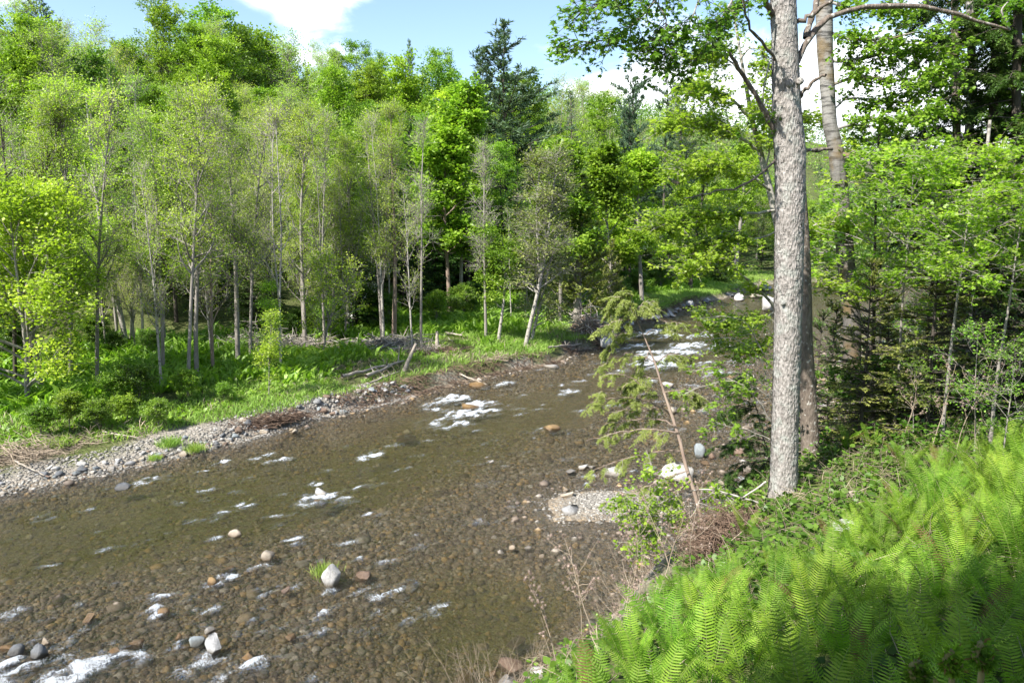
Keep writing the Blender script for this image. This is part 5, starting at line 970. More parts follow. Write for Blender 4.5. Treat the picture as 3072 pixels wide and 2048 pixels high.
# young hemlock leaning over the water, left of the trunks
def feather(cb, P_, rng, k2, L2, droop=-.28, dens=46, nlw=.010, nll=.05, t0=.1, lo=0, hi=1, out_=None):
    P1 = P_[None]; t = np.sort(rng.uniform(t0, 1, k2)); p, d = sampl(P1, np.zeros(k2, int), t); sd_ = nrm(np.cross(d, [[0, 0, 1.]]))*rng.choice([-1, 1], k2)[:, None]
    d2 = nrm(d*.5+sd_*rng.uniform(.3, 1, (k2, 1))+[0, 0, -.1]+(0 if out_ is None else np.array(out_))); L = L2*rng.uniform(.5, 1.2, k2)*(1.15-.5*t); B2 = grow(p, d2, L, 6, droop*.4, .06, rng); tubes(cb, B2, np.broadcast_to(np.linspace(.004, .0015, 7), (k2, 7)), 3, 1)
    k3 = 9; i3 = np.repeat(np.arange(k2), k3); n3 = len(i3); p, d = sampl(B2, i3, rng.uniform(.05, 1, n3)); sd_ = nrm(np.cross(d, [[0, 0, 1.]]))*rng.choice([-1, 1], n3)[:, None]
    B3 = grow(p, nrm(d*.8+sd_*.7+[0, 0, -.15]), .34*L[i3]*rng.uniform(.5, 1.1, n3), 3, droop*.6, .05, rng)
    i4 = np.repeat(np.arange(n3), dens); m_ = len(i4); t4 = rng.uniform(0, 1, m_); p, d = sampl(B3, i4, t4); sd_ = nrm(np.cross(d, [[0, 0, 1.]])+rng.normal(0, .25, (m_, 3)))*rng.choice([-1, 1], m_)[:, None]
    leaves(cb, p, nrm(d*.7+sd_), nrm(rng.normal(0, .4, (m_, 3))+[0, 0, 1.]), nll*rng.uniform(.6, 1.2, m_), nlw, T_DIAM, np.clip(np.repeat(rng.uniform(lo, hi, k2), k3*dens)*.6+rng.uniform(0, .4, m_), 0, 1), 0)
bs, b5, PP, _ = trunk([(706, 532), (700, 512), (694, 490), (686, 466), (680, 440), (672, 415), (664, 392), (655, 362), (645, 338), (637, 320), (630, 306)], [11.6, 12.6], [5, 4.3, 3.8, 3.8, 3.4, 3.2, 2.6, 2.1, 1.6, 1.1, .8], 'bark', 18, 10, 60, flare=1.3)
cb5 = Buf()
for px, D, a in (([(672, 415), (650, 400), (620, 396), (590, 402)], [12.2, 11.9], 1.8), ([(668, 404), (645, 385), (618, 372), (600, 378)], [12.2, 12], 1.6), ([(678, 432), (650, 428), (615, 432), (586, 440)], [12, 11.8], 1.8), ([(676, 425), (655, 418), (630, 420), (605, 424)], [12, 12.3], 1.5), ([(684, 450), (655, 450), (625, 458), (592, 470)], [12, 11.7], 1.7), ([(655, 362), (635, 352), (615, 356), (600, 366)], [12.4, 12.3], 1.3), ([(645, 335), (630, 330), (612, 338), (605, 350)], [12.5, 12.4], 1.2), ([(636, 310), (625, 300), (612, 302), (604, 318)], [12.6, 12.5], 1), ([(634, 312), (645, 300), (655, 302)], [12.6, 12.6], .9), ([(632, 308), (626, 298), (618, 296), (610, 300)], [12.6, 12.5], .9), ([(634, 312), (634, 300), (630, 292), (622, 290)], [12.6, 12.6], .9),
                 ([(655, 362), (672, 352), (690, 358)], [12.4, 12.5], 1.2), ([(645, 335), (662, 322), (680, 322)], [12.5, 12.5], 1), ([(650, 350), (640, 368), (628, 385)], [12.4, 12.4], 1.2), ([(664, 392), (684, 388), (700, 398)], [12.2, 12.3], 1.2), ([(688, 470), (660, 480), (635, 492), (605, 502)], [11.8, 11.5], 1.4), ([(690, 480), (668, 500), (645, 520)], [11.8, 11.6], 1.2), ([(640, 320), (625, 318), (600, 326)], [12.5, 12.2], 1), ([(668, 404), (650, 410), (632, 408), (612, 412)], [12.3, 12.6], 1.2), ([(660, 378), (640, 376), (620, 388), (598, 392)], [12.3, 12.0], 1.3)):
    q_ = limb(b5, px, D, a, .5, bs, 5, rg=rg); feather(cb5, q_, rg, 14, .38, dens=32)
thing('hemlock_tree', 'small feathery hemlock leaning left over the water in front of the big white boulders', 'tree', bs, 0, 1, None, (('trunk', b5.mesh('leaning_hemlock_trunk', [M['barkr']])), ('crown', cb5.mesh('leaning_hemlock_crown', [M['feather'], M['twig']]))))
# broadleaf sapling tangled with it, and the maple twigs beside the trunk
def bushy(nm, lab, base, sprs, leafm, ls, bark='twig', kk=20, L2=.35, tpl=T_OVAL, nl=5, dr=-.05, cat='tree', tw=.0035, k3=4):
    bs = base; tb_ = Buf(); cb = Buf()
    for px, D, a in sprs:
        q_ = limb(tb_, px, D, a, .5, bs, 5, rg=rg); spray(cb, q_, rg, kk, L2, k3, .2, nl, ls, dr, tpl, .2, tw=tw, lo=0, hi=1)
    return thing(nm, lab, cat, bs, 0, 1, None, (('stem', tb_.mesh(nm+'_stem', [M[bark]])), ('crown', cb.mesh(nm+'_crown', [M[leafm], M['twig']]))))
b_ = at(708, 534, 11.2)
bushy('sapling', 'leafy bright green sapling hanging over the dark water in front of the leaning hemlock', b_, [([(708, 534), (680, 515), (655, 500), (640, 490)], [11.2, 10.8], 2), ([(700, 530), (670, 525), (645, 530), (632, 545)], [11.2, 10.6], 1.8), ([(690, 520), (665, 480), (650, 462)], [11.1, 10.9], 1.5), ([(680, 515), (650, 515), (625, 515)], [11, 10.6], 1.2), ([(690, 522), (700, 498), (720, 490), (735, 500)], [11.1, 11], 1.3), ([(660, 505), (640, 505), (622, 498)], [10.9, 10.6], 1.0), ([(665, 512), (650, 535), (645, 555)], [10.9, 10.6], 1)], 'sapling', .052, kk=17, L2=.28)
b_ = at(775, 470, 12.4)
bushy('maple_sapling', 'maple sapling with layered sprays just left of the thick trunk, over the rapids', b_, [([(775, 430), (760, 400), (735, 375), (705, 385), (680, 395)], [12.2, 11.8], 1.8), ([(775, 420), (770, 380), (755, 345), (725, 335), (705, 340)], [12.3, 12], 1.8), ([(772, 400), (755, 385), (725, 395), (700, 410)], [12.2, 12], 1.2), ([(775, 380), (760, 345), (745, 318), (715, 315), (700, 318)], [12.3, 12.1], 1.4), ([(772, 440), (750, 430), (725, 425), (705, 425)], [12.2, 12], 1.2), ([(770, 390), (750, 375), (715, 365), (690, 372)], [12.2, 12], 1.2)], 'sapling', .065, kk=11, L2=.28, tpl=T_MAPLE)
b_ = at(775, 500, 12.8)
def hemspray(nm, lab, base, sprs, mat, kk=16, L2=.45, dens=34, cat='tree'):
    tb_ = Buf(); cb = Buf()
    for px, D, a in sprs: q_ = limb(tb_, px, D, a, .5, base, 5, rg=rg); feather(cb, q_, rg, kk, L2, dens=dens, nlw=.013, nll=.055)
    return thing(nm, lab, cat, base, 0, 1, None, (('stem', tb_.mesh(nm+'_stem', [M['twigd']])), ('crown', cb.mesh(nm+'_crown', [M[mat], M['twigd']]))))
hemspray('hemlock_sapling', 'dark green hemlock sapling filling the gap left of the thick trunk', b_, [([(775, 480), (765, 440), (755, 400), (748, 370)], [12.9, 13.2], 2), ([(765, 440), (745, 438), (722, 445)], [13, 12.8], 1), ([(758, 410), (740, 405), (720, 412)], [13, 12.9], 1), ([(770, 460), (750, 462), (730, 470), (715, 480)], [13, 12.8], 1), ([(752, 385), (740, 375), (730, 380)], [13, 13], 1), ([(770, 455), (760, 470), (745, 485)], [13, 12.7], 1), ([(765, 430), (780, 420), (790, 425)], [13, 13.2], 1)], 'hemlock')
# white dead branches at the foot of the trunk
dbm = Buf(); c0 = at(770, 505, 10.9)
for px, D, a, z_ in (([(771, 506), (752, 500), (735, 495), (715, 489), (700, 487), (675, 495), (655, 505)], [10.9, 11.0], 2.6, .8), ([(766, 481), (757, 488), (747, 494), (738, 500)], [10.9, 10.9], 2.2, 1.2), ([(735, 495), (725, 500), (712, 498)], [11, 11], 1.2, .6)): limb(dbm, px, D, a, z_, c0, 6)
tag(link('dead_branch', dbm.mesh('dead_branch', [M['barkw']]), None, c0), 'white dead branch sticking out left of the foot of the thick trunk', 'branch')

# ------------------------------------------------------------------ the thicket right of the trunks
TH = [('thin_tree', [(874, 330), (874, 290), (875, 240), (876, 190), (880, 120)], 17, [3.2, 2], 'barkd', 'thin straight dark stem right of the birch'), ('hemlock_tree', [(946, 395), (949, 340), (953, 290), (956, 250), (958, 180), (955, 60), (955, -40)], 16.5, [9, 8, 7, 6], 'mottle', 'mottled brown trunk half hidden deep in the thicket'), ('thin_tree', [(964, 380), (970, 330), (972, 280), (976, 230), (984, 180), (990, 120)], 15.5, [4, 3.5, 3], 'barkw', 'slender pale stem beside the mottled trunk in the thicket'),
      ('thin_tree', [(872, 455), (873, 420), (872, 370), (871, 345)], 14, [5, 4, 3], 'mottle', 'short broken trunk standing low in the thicket'), ('aspen_tree', [(962, 300), (965, 200), (968, 145), (972, 90), (971, 30), (968, -40), (965, -120)], 17.5, [9, 8, 7, 7], 'barkw', 'pale blotched trunk in the upper right among leafy branches'), ('hemlock_tree', [(985, 360), (990, 250), (993, 150), (995, 60), (996, -60)], 16.8, [10, 9, 8, 7], 'barkd', 'straight dark trunk in the upper right corner, left one of two'), ('hemlock_tree', [(1012, 360), (1014, 250), (1016, 120), (1018, 0), (1018, -60)], 16, [9, 8, 8, 7], 'barkd', 'straight dark trunk at the upper right edge, right one of two'),
      ('thin_tree', [(930, 300), (938, 240), (944, 190), (950, 150)], 18, [3, 2], 'barkd', 'thin dark stem left of the mottled trunk')]
for k, (nm, px, D, wp, bk, lab) in enumerate(TH):
    bs, bb, PP, _ = trunk(px, D, wp, bk, 30+k, 14, 90, flare=1.2); gz = G(bs[0], bs[1])
    if bs[2] > gz: tubes(bb, np.array([[[0, 0, gz-bs[2]-.1], [0, 0, .05]]]), np.array([[wp[0]*.55*D/F]*2]), 12)
    cb = Buf()
    if nm == 'hemlock_tree':
        for j in range(34):
            t = .30+.68*j/33; p0 = PP[int(t*(len(PP)-1))]; a = j*2.4; L_ = rg.uniform(.9, 1.9); d_ = np.array([math.cos(a), math.sin(a), -.08]); q_ = p0+np.linspace(0, 1, 9)[:, None]*d_*L_-np.array([0, 0, .25])*(np.linspace(0, 1, 9)**2)[:, None]
            tubes(bb, q_[None], np.linspace(.018, .004, 9)[None], 4); feather(cb, q_, rg, 14, .55, dens=22, nlw=.02, nll=.08)
        mt = 'hemlock'
    else:
        big = nm == 'aspen_tree'
        for j in range(24 if big else 9):
            t = rg.uniform(.35, .98); p0 = PP[int(t*(len(PP)-1))]; a = j*2.4; L_ = rg.uniform(.6, 1.6) if big else rg.uniform(.4, .9); d_ = np.array([math.cos(a), math.sin(a), .25]); q_ = p0+np.linspace(0, 1, 9)[:, None]*d_*L_
            tubes(bb, q_[None], np.linspace(.014, .004, 9)[None], 4); spray(cb, q_, rg, 16 if big else 8, .5, 5, .22, 5, .075, -.04, T_OVAL, .2)
        mt = 'shade' if big else 'green'
    thing(nm, lab, 'tree', bs, 0, 1, None, (('trunk', bb.mesh(nm+'_trunk', [M[bk]], True)), ('crown', cb.mesh(nm+'_crown', [M[mt], M['twigd']]) if cb.n else None)))
# saplings, hemlocks and cedars packed behind
NH = [pine_proto('young_hemlock', 400+i, H=5.0, r0=.05, spread=1.5, base=.04, ragged=.35, per=6, whorl=.26, leafm=['hemlock', 'cedar', 'hemlock'][i], droop=.10, upc=.0, tl=.09, tlw=.028, flatb=.5, tuft=42, dens=1.5) for i in range(3)]
NY = tree_proto('young_maple', 410, H=5.5, r0=.04, base=.55, nb=20, spread=1.7, ang=(1.35, .8), up=.02, k2=7, k3=5, nl=8, ls=.078, scat=.06, leafm='sapling', bark='bark', flat=1.2, tw=.004, l3=.3, tpl=T_MAPLE, lw=1)
NG = tree_proto('young_beech', 411, H=5.5, r0=.04, base=.35, nb=16, spread=1.6, ang=(1.3, .6), up=.03, k2=6, k3=3, nl=6, ls=.09, scat=.07, leafm='herb', bark='bark', flat=1.0, tw=.004, l3=.3, tpl=T_OVAL, lw=.7)
PK = [(0, 'young_hemlock', 'dark young hemlock in the shaded thicket on the near shore', 'young hemlocks in the right-hand thicket'), (1, 'young_cedar', 'olive young cedar in the thicket on the near shore', 'young cedars in the right-hand thicket')]
spots = []
R2 = random.Random(11); tries = 0
while len(spots) < 44 and tries < 4000:
    tries += 1; D = 13+R2.random()**1.2*18; u = R2.uniform(815, 1075); p = at(u, 300, D); x, y = p[0], p[1]; bsh = float(sr(np.array([x]), np.array([y]))[0])
    if bsh < .1 or any((x-q[0])**2+(y-q[1])**2 < (.9 if D < 20 else 1.6) for q in spots): continue
    spots.append((x, y, u, D))
for x, y, u, D in spots:
    i = 0 if R2.random() < .45 else 1; H = R2.uniform(2.8, 5.2)*(1 if D < 20 else 1.25)
    vt = 205 if u > 900 else 225; hmax = CAMZ+(225-vt)/F*D-G(x, y); H = min(H, max(hmax*R2.uniform(.75, 1.15), 2.0))
    s_ = H/5.0; _, nm, lab, grp = PK[i]
    thing(nm, lab, 'tree', (x, y, G(x, y)-.05), R2.uniform(0, 6), (s_*1.1, s_*1.1, s_), grp, NH[2*R2.randrange(2)] if i == 0 else NH[1])
for (u, D, H, rz, lab) in ((905, 13.5, 5.4, 0, 'yellow-green maple sapling just right of the birch, in front of the distant hill'), (955, 12.2, 5.6, 1, 'yellow-green maple sapling spreading in the middle of the thicket top'), (1005, 11.6, 5.2, 2, 'bright maple sapling at the right edge of the picture'), (880, 16.5, 5.2, 3, 'yellowish maple sapling low beside the birch trunk')):
    p = at(u, 300, D); gz = G(p[0], p[1]); s_ = (CAMZ+(225-165)/F*D-gz)/5.5; thing('maple_sapling', lab, 'tree', (p[0], p[1], gz), rz, (s_*.95, s_*.95, s_), None, NY)
for (u, D, vt, rz, lab) in ((990, 11.0, 330, 0, 'leafy beech sapling low at the right edge above the ferns'), (925, 12.6, 380, 1, 'leafy sapling just above the fern slope'), (1020, 10.0, 350, 2, 'bright leafy sapling cut by the right edge'), (940, 20, 250, 4, 'green leafy sapling deep in the thicket')):
    p = at(u, 300, D); gz = G(p[0], p[1]); s_ = max((CAMZ+(225-vt)/F*D-gz)/5.5, .25); thing('beech_sapling', lab, 'tree', (p[0], p[1], gz), rz, (s_*1.1, s_*1.1, s_), None, NG)
# big crowns outside the picture, upper right and behind the camera, whose shade falls on the slope
PRs = tree_proto('shade_maple', 430, H=11.5, r0=.2, base=.42, nb=36, spread=3.0, k2=8, k3=4, nl=20, ls=.15, leafm='nearmaple', bark='bark', twigs=False, flat=.8, tpl=T_MAPLE, lw=1)
thing('maple_tree', 'tall maple shading the near ferns', 'tree', (-2.1, -2.6, G(-2.1, -2.6)), 0, (1, 1, 1), None, PRs)
for (x, y, k_, lab) in ((12.8, 17.5, 'hem0', 'tall dark hemlock at the upper right corner'), (18.5, 27, 'green1', 'leafy tree behind the dark trunks in the upper right')):
    put(k_, x, y, 13.5, x, lab, None, .75)

# ------------------------------------------------------------------ ferns and herbs of the near slope
def fern_proto(seed, L=1.0, nf=8, pairs=34, wid=.12, arch=1.0):
    rng = np.random.default_rng(seed); fb = Buf(); sb = Buf()
    for f in range(nf):
        az = f*6.283/nf+rng.normal(0, .2); Lf = L*rng.uniform(.75, 1.1); n = 22; q = np.linspace(0, 1, n); el = math.radians(rng.uniform(74, 86))-(q**1.7)*rng.uniform(.7, 1.25)*arch
        o = np.array([math.cos(az), math.sin(az), 0]); st = Lf/(n-1); P_ = np.cumsum(np.concatenate([[[0, 0, 0]], (np.cos(el)[:, None]*o+np.sin(el)[:, None]*[0, 0, 1.])[:-1]*st]), 0)+o*.03
        P_ += np.cross(o, [0, 0, 1.])*(.06*rng.normal()*q**2)[:, None]
        tubes(sb, P_[None], np.linspace(.0045, .0012, n)[None]*L, 4)
        t = np.linspace(.10, .995, pairs); idx = np.minimum((t*(n-1)).astype(int), n-2); fr = (t*(n-1)-idx)[:, None]; C_ = P_[idx]*(1-fr)+P_[idx+1]*fr; T_ = nrm(P_[idx+1]-P_[idx]); Sd = nrm(np.cross(T_, np.cross(o, [0, 0, 1.])[None]*0+np.array([0, 0, 1.])+o*.001)); Nn = np.cross(Sd, T_)
        Wl = wid*Lf*np.interp(t, [.1, .25, .5, .7, .85, .95, 1], [.12, .38, .85, 1, .78, .38, .06])*1.0
        tone = rng.uniform(0.06, .6) if rng.uniform() > .02 else -1
        for sg in (-1, 1):
            d0 = nrm(Sd*sg+T_*.28); wln = Wl*rng.uniform(.9, 1.06, pairs); dr = rng.uniform(.10, .30)
            hw = (.0078*L)*T_*np.clip(Wl/Wl.max(), .35, 1)[:, None]
            A0 = C_; A1 = C_+d0*(wln*.45)[:, None]+Nn*(wln*.06)[:, None]; A2 = C_+(d0*.9)[:]*(wln*.8)[:, None]+T_*(wln*.10)[:, None]-[0, 0, 1]*(wln*dr*.5)[:, None]; A3 = C_+d0*(wln*.98)[:, None]+T_*(wln*.20)[:, None]-[0, 0, 1]*(wln*dr)[:, None]
            V = np.stack([A0-hw*.8, A0+hw*.8, A1-hw, A1+hw, A2-hw*.75, A2+hw*.75, A3], 1); i = np.arange(pairs)[:, None]*7
            fb.add(V.reshape(-1, 3), [i+np.array([[0, 1, 3, 2]]), i+np.array([[2, 3, 5, 4]]), i+np.array([[4, 5, 6]])], np.repeat(np.clip(tone+rng.uniform(0, .35, pairs), 0, 1), 7))
    FB.append((fb, sb))
    return (('fronds', fb.mesh('fern_fronds', [M['fern']])), ('stalks', sb.mesh('fern_stalks', [M['fernstalk']])))
M['fernstalk'] = plain('fern_stalk', (.10, .14, .03), .7, (.18, .22, .06))
FB = []; carpet = Buf()
FP = [fern_proto(600+i, 1.0, [7, 8, 9, 8, 7][i], arch=[.85, 1.15, .7, 1.0, 1.35][i]) for i in range(5)]
R3 = random.Random(4); fs = []; tr3 = 0
def fern_ok(x, y):
    b_ = float(sr(np.array([x]), np.array([y]))[0])
    if b_ < 1.25: return False
    if y > 9.2 and x < 5.6 + max(0, y-9.2)*.4: return False       # weedy ground round the trunks
    if (x-3.95)**2+(y-10.9)**2 < 1.2: return False
    return True
while len(fs) < 620 and tr3 < 40000:
    tr3 += 1; y = .9+12.5*R3.random()**.85; x = R3.uniform(-1.2, 1.1*y+2.2)
    if not fern_ok(x, y): continue
    z = G(x, y); u, v = proj((x, y, z+.6))
    if not 440 < u < 1160 or v > 900: continue
    dm = .30+.008*y
    if y < 1.8 and z > 4.6: continue
    if any((x-q[0])**2+(y-q[1])**2 < dm*dm for q in fs): continue
    fs.append((x, y, z))
nfern = 0; fs.sort(key=lambda q: q[0]**2+q[1]**2); print('ferns', len(fs))
for k, (x, y, z) in enumerate(fs):
    nfern += 1
    if nfern > 296:      # past three hundred plants the farthest go into one mass
        fi = R3.randrange(5); az = R3.uniform(0, 6.28); s_ = R3.uniform(.5, .8); ca, sa = math.cos(az)*s_, math.sin(az)*s_
        for q_, mi_ in zip(FB[fi], (0, 1)):
            V_ = np.concatenate(q_.v); V_ = np.stack([V_[:, 0]*ca-V_[:, 1]*sa, V_[:, 0]*sa+V_[:, 1]*ca, V_[:, 2]*s_], -1)+np.array([x, y, z-.03])
            carpet.add(V_, [f for f, _ in q_.f], np.concatenate(q_.r), mi_)
        continue
    bb_ = float(sr(np.array([x]), np.array([y]))[0]); s_ = R3.uniform(.72, 1.12)*(.62+.38*min((bb_-1)/1.6, 1))
    s_ = min(s_*.80, (CAMZ-z-.35)/.85) if y < 3.2 else s_*.80
    ok = False
    while s_ > .22:
        uu, vv = proj((x, y, z+s_*.93)); lim = min(np.interp(uu+q, [540, 560, 600, 650, 700, 760, 820, 870, 930, 960, 1024], [720, 690, 655, 612, 578, 556, 548, 512, 476, 448, 424]) for q in (-18, 18))
        if vv > lim-6: ok = True; break
        s_ *= .9
    if not ok: continue
    thing('fern', 'tall green fern crowded with others on the near slope', 'fern', (x, y, z-.03), R3.uniform(0, 6.28), s_, 'ferns covering the near slope', FP[R3.randrange(5)])
if carpet.n: tag(link('fern_carpet', carpet.mesh('fern_carpet', [M['fern'], M['fernstalk']])), 'farther ferns of the near slope merging into one carpet below the thicket', 'fern', kind='stuff')
for (u, v, D, lab, s_) in ((845, 480, 12.3, 'single fern clump between the birch and the smooth trunk', .6), (868, 470, 12.2, 'small fern at the foot of the birch', .55), (745, 560, 9.6, 'fern at the edge below the thick trunk', .6), (905, 495, 10.5, 'fern standing forward of the others near the pale cut stone', .75)):
    p = at(u, v, D); thing('fern', lab, 'fern', (p[0], p[1], G(p[0], p[1])-.02), u, s_, None, FP[int(u) % 5])
# dark coiled young fronds in the bottom right corner
for k, (u, v, D, lab) in enumerate(((955, 662, 1.75, 'brownish coiled fern head at the bottom right, right one'), (985, 655, 1.65, 'tall curled fern head in the bottom right corner'), (920, 672, 1.8, 'brownish coiled fern head at the bottom right, left one'))):
    tp = at(u, v, D); rg = np.random.default_rng(k+90); th = np.linspace(0, 4.6, 26); rr = .030*(1-th/6.2); sgn = -1
    coil = np.stack([sgn*rr*np.sin(th), .2*rr*np.cos(th), rr*np.cos(th)], -1); base_ = np.array([tp[0]+.05, tp[1]+.08, G(tp[0], tp[1])])-tp
    st_ = base_[None]*(1-np.linspace(0, 1, 10)[:-1, None])+coil[:1]*np.linspace(0, 1, 10)[:-1, None]; P_ = np.concatenate([st_, coil]); bb = Buf(); tubes(bb, P_[None], np.concatenate([np.full(9, .006), np.linspace(.009, .012, 26)])[None], 8)
    lf_ = Buf(); i = rg.integers(4, len(P_)-1, 420); dd = rg.normal(0, 1, (420, 3)); leaves(lf_, P_[i]+nrm(dd)*.008, dd, rg.normal(0, 1, (420, 3)), .022, .008, T_DIAM, rg.uniform(0, .5, 420))
    leaves(bb, P_[i]+nrm(dd)*.008, dd, rg.normal(0, 1, (420, 3)), .022, .008, T_DIAM, rg.uniform(0, .5, 420), 1)
    if 'croz' not in M: M['croz'] = plain('crozier_skin', (.10, .10, .03), .7, (.20, .17, .07))
    tag(link('fern_crozier', bb.mesh('fern_crozier', [M['croz'], M['fern']]), None, tp), lab, 'fern')

def herbs(name, label, n, fn, leafm, ls, tpl, H, seed, nl=7, cat='plant'):
    rg = np.random.default_rng(seed); x = rg.uniform(-3, 14, n); y = rg.uniform(1, 22, n); b_ = sr(x, y); k_ = fn(x, y, b_, rg); x, y = x[k_], y[k_]; n = len(x); z = ground(x, y)
    hh = H*rg.uniform(.4, 1.3, n); bb = Buf(); P0_ = np.stack([x, y, z-.01], -1); D_ = nrm(rg.normal(0, .3, (n, 3))*[1, 1, 0]+[0, 0, 1.]); P1 = P0_+D_*hh[:, None]
    tubes(bb, np.stack([P0_, (P0_+P1)/2, P1], 1), np.broadcast_to([.003, .0025, .0015], (n, 3)), 3, 1)
    i = np.repeat(np.arange(n), nl); t = rg.uniform(.25, 1.05, len(i)); p = P0_[i]+D_[i]*(hh[i]*t)[:, None]; d = nrm(rg.normal(0, 1, (len(i), 3))*[1, 1, .3]+[0, 0, .1]); sc = ls*rg.uniform(.5, 1.3, len(i))
    leaves(bb, p+d*(sc*.25)[:, None], d, nrm(rg.normal(0, .4, (len(i), 3))+[0, 0, 1.]), sc, sc*.75, tpl, np.clip(rg.uniform(0, .6, n)[i]+rg.uniform(0, .4, len(i)), 0, 1), 0, .2)
    tag(link(name, bb.mesh(name, [M[leafm], M['dead']])), label, cat, kind='stuff')
near_w = lambda x, y: np.exp(-(((x-4.6)/2.6)**2+((y-11.0)/2.2)**2))
herbs('ground_herbs', 'small leafy weeds round the feet of the near trunks and along the near shore', 14000, lambda x, y, b_, r_: (b_ > .5) & (b_ < 7) & (y < 17) & (y > 3) & ((r_.uniform(0, 1, len(x)) < near_w(x, y)*.32) | ((b_ < 1.9) & (y < 11.5) & (r_.uniform(0, 1, len(x)) < .2))), 'herb', .05, T_OVAL, .22, 41)
herbs('thicket_floor', 'leafy undergrowth on the floor of the right-hand thicket', 16000, lambda x, y, b_, r_: (b_ > .4) & (y > 12) & (x > 4) & (r_.uniform(0, 1, len(x)) < .5), 'green', .09, T_OVAL, .4, 42)
herbs('slope_undergrowth', 'low green plants under the ferns of the near slope', 15000, lambda x, y, b_, r_: (b_ > 1.4) & (y < 12.5) & (x > -1), 'green', .09, T_OVAL, .22, 43, 6)
# dry litter, straw and root mat at the near edge
def strew(name, label, n, fn, mat, L, r, seed, up=.2, cat='litter', kind='stuff'):
    rg = np.random.default_rng(seed); x = rg.uniform(-4, 14, n); y = rg.uniform(3, 26, n); b_ = sr(x, y); k_ = fn(x, y, b_, rg); x, y = x[k_], y[k_]; n = len(x); z = ground(x, y)
    B_ = grow(np.stack([x, y, z+.01+rg.uniform(0, up, n)*.3], -1), nrm(rg.normal(0, 1, (n, 3))*[1, 1, up]), L*rg.uniform(.3, 1.4, n), 3, -.02, .2, rg); bb = Buf(); tubes(bb, B_, (r*rg.uniform(.4, 1.6, n))[:, None]*np.array([1, .9, .7, .4]), 3, 0, rg.uniform(0, 1, n))
    tag(link(name, bb.mesh(name, [M[mat]])), label, cat, kind=kind)
strew('dry_litter', 'dry stems and twigs littering the ground round the near trunks', 22000, lambda x, y, b_, r_: (b_ > .1) & ((r_.uniform(0, 1, len(x)) < near_w(x, y)) | ((b_ < 1.6) & (y < 14)) | ((y > 12) & (x > 5) & (b_ < 8))), 'dead', .30, .003, 51, .5)
def ongr(u, v, D):
    p = at(u, v, D); return (p[0], p[1], G(p[0], p[1])+.04)
brush('root_tangle', 'brown root tangle washed up at the water edge below the thick trunk', ongr(735, 533, 10.3), (.8, .5, .28), 2200, 'root', .34, .005, .5, 52, 'roots', .4, wob=.35)
brush('root_tangle', 'darker roots hanging over the water below the root tangle', ongr(712, 552, 9.9), (.45, .4, .25), 900, 'root', .34, .005, .9, 53, 'roots', .8, wob=.35)
strew('dead_fronds', 'brown dead stalks and litter between the ferns of the near slope', 9000, lambda x, y, b_, r_: (b_ > 1.2) & (y < 12) & (x > -1), 'dead', .35, .0035, 57, .8)
# cut pale stone and flat leaf among the ferns
o = stone(0, 0, .17, 'white', 'pale stone half buried in the weeds before the first ferns', 1, .3, pt=tuple(gpt(847, 531, 2.2)[:2])+(2.1,), tall=.6)
o.location.z = G(o.location.x, o.location.y)+.05
for (u, v, lab, mt) in ((835, 520, 'brown stone in the litter right of the thick trunk', 'brown'), (852, 533, 'small cream stone in the litter right of the thick trunk', 'cream'), (815, 545, 'pinkish stone in the litter in front of the thick trunk', 'brown')):
    p = at(u, v, 10.2); o = stone(0, 0, .11, mt, lab, 0, .3, pt=(p[0], p[1], 2)); o.location.z = G(p[0], p[1])+.03

# dead burdock with round burrs
M['burr'] = plain('burr', (.13, .095, .075), .95, (.30, .23, .19), 30.0)
def burdock(x, y, H, seed, lab, lean=(0, 0), nb=7):
    rg = np.random.default_rng(seed); z = G(x, y); st = Buf(); bu = Buf()
    M_ = grow(np.zeros((1, 3)), nrm(np.array([[lean[0], lean[1], 1.]])), np.array([H]), 8, 0, .09, rg); tubes(st, M_, np.linspace(.007, .0025, 9)[None], 5)
    t = rg.uniform(.35, .98, nb); p, d = sampl(M_, np.zeros(nb, int), t); B_ = grow(p, tilt(d, rg.uniform(.5, 1.1, nb), rg.uniform(0, 6.28, nb)), H*rg.uniform(.12, .38, nb), 5, .06, .16, rg); tubes(st, B_, np.broadcast_to(np.linspace(.0035, .0018, 6), (nb, 6)), 4)
    ends = np.concatenate([B_[:, -1], B_[:, 3], M_[:, -1]]); 
    for e_ in ends:
        for _ in range(rg.integers(1, 4)):
            c_ = e_+rg.normal(0, .018, 3); r_ = rg.uniform(.010, .016); V = ICO1[0]*r_; bu.add(V+c_, ICO1[1], rg.uniform(0, 1)); m_ = 46; dd = nrm(rg.normal(0, 1, (m_, 3))); leaves(bu, c_+dd*r_*.8, dd, rg.normal(0, 1, (m_, 3)), r_*.85, r_*.28, T_TRI, rg.uniform(0, 1, m_))
    thing('burdock_stalk', lab, 'dead plant', (x, y, z), 0, 1, None, (('stem', st.mesh('burdock_stem', [M['dead']])), ('burrs', bu.mesh('burdock_burrs', [M['burr']]))))
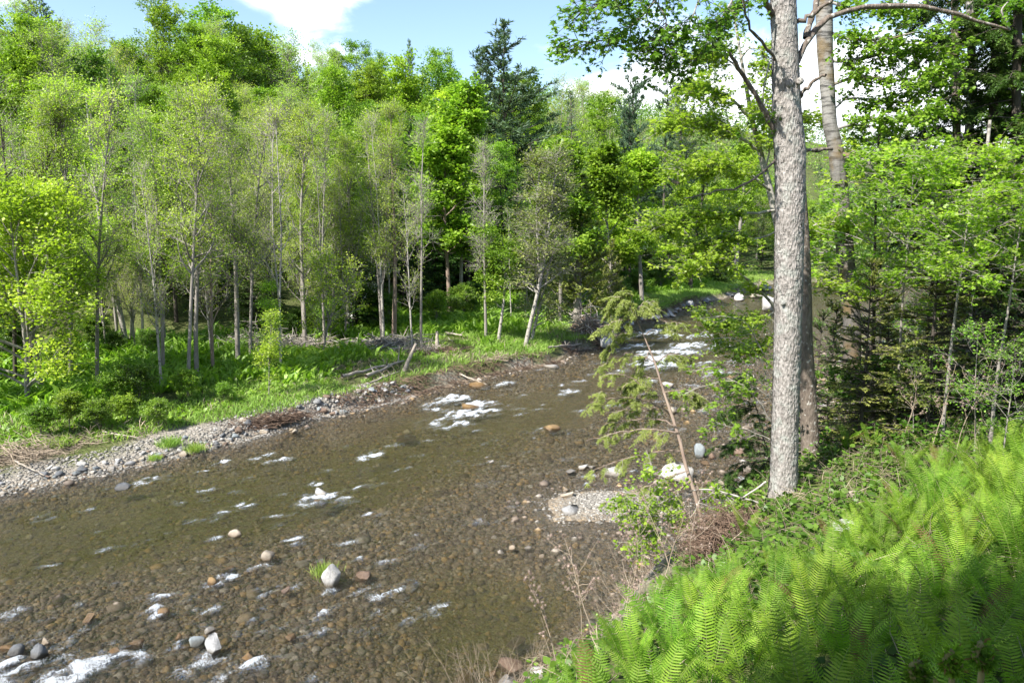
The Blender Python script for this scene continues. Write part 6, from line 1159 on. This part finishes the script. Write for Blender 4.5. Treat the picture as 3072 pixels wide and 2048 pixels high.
BD = [(560, 700, 6.9, 1.05, (-.35, .1), 'dead burdock stalk leaning left at the bottom centre, leftmost of the row'), (585, 700, 6.6, 1.0, (-.1, .1), 'dead burdock stalk second from the left of the row'), (600, 665, 7.4, 1.25, (-.25, .2), 'tall dead burdock stalk rising over the pool'), (625, 645, 7.8, 1.15, (.05, .1), 'dead burdock stalk in the middle of the row'), (640, 640, 8.2, 1.2, (-.15, .1), 'dead burdock with many burr clusters, just right of the middle one'),
      (655, 625, 8.4, 1.3, (.2, .1), 'dead burdock leaning right at the fern edge'), (675, 610, 8.8, 1.2, (-.3, .1), 'dead burdock stalk against the water, fifth along the fern edge'), (690, 600, 9.2, 1.3, (-.05, .1), 'dead burdock stalk highest along the fern edge'), (610, 690, 6.8, .8, (.3, 0), 'short dead burdock among the first ferns')]
for k, (u, v, D, H, ln, lab) in enumerate(BD):
    p = at(u, v, D); burdock(p[0], p[1], H, 700+k, lab, ln, 7+k % 3)
for k, (u, D, H, lab) in enumerate(((905, 12.2, 1.2, 'dead burdock at the thicket edge behind the ferns, leftmost there'), (935, 11.8, 1.5, 'dead burdock standing in front of the thicket'), (960, 11.2, 1.7, 'tallest dead burdock at the thicket edge'), (985, 10.8, 1.4, 'dead burdock near the right edge of the picture'), (890, 13.2, 1.1, 'low dead burdock at the shaded end of the slope'))):
    p = at(u, 400, D); burdock(p[0], p[1], H, 720+k, lab, (R3.uniform(-.3, .3), 0), 9)
# bare bleached stems criss-crossing the near edge
for k in range(14):
    y = R3.uniform(6.5, 10.5); x = float(xr(y))+R3.uniform(.7, 1.7); rg = np.random.default_rng(800+k); st = Buf(); n = 5
    B_ = grow(rg.normal(0, .06, (n, 3))*[1, 1, 0], nrm(rg.normal(0, .45, (n, 3))+[-.2, 0, 1.]), rg.uniform(.4, 1.0, n), 6, 0, .08, rg); tubes(st, B_, np.broadcast_to(np.linspace(.0035, .0012, 7), (n, 7)), 4)
    i = np.repeat(np.arange(n), 4); p, d = sampl(B_, i, rg.uniform(.4, .95, 4*n)); C_ = grow(p, tilt(d, rg.uniform(.4, .9, 4*n), rg.uniform(0, 6, 4*n)), rg.uniform(.08, .3, 4*n), 3, .03, .1, rg); tubes(st, C_, np.broadcast_to(np.linspace(.0018, .0008, 4), (4*n, 4)), 3)
    tag(link('dry_stalk', st.mesh('dry_stalk', [M['dead']]), None, (x, y, G(x, y))), 'thin bleached dry stalk standing along the edge of the near ferns', 'dead plant', 'dry stalks along the fern edge')
# paper sign nailed to the crooked maple
c = at(39, 377, gpt(42, 396)[1]-.22); bb = Buf(); V, Fc = np.array([[x, y, z] for x in (-.085, .085) for y in (-.006, .006) for z in (-.10, .10)]), np.array([[0, 1, 3, 2], [4, 6, 7, 5], [0, 4, 5, 1], [2, 3, 7, 6], [0, 2, 6, 4], [1, 5, 7, 3]])
bb.add(V*1.5, Fc); sg = link('notice', bb.mesh('notice', [plain('faded_paper', (.42, .43, .42), .8, (.55, .55, .54))]), None, c, .2); tag(sg, 'small blank faded notice on the right trunk of the crooked maple', 'sign')
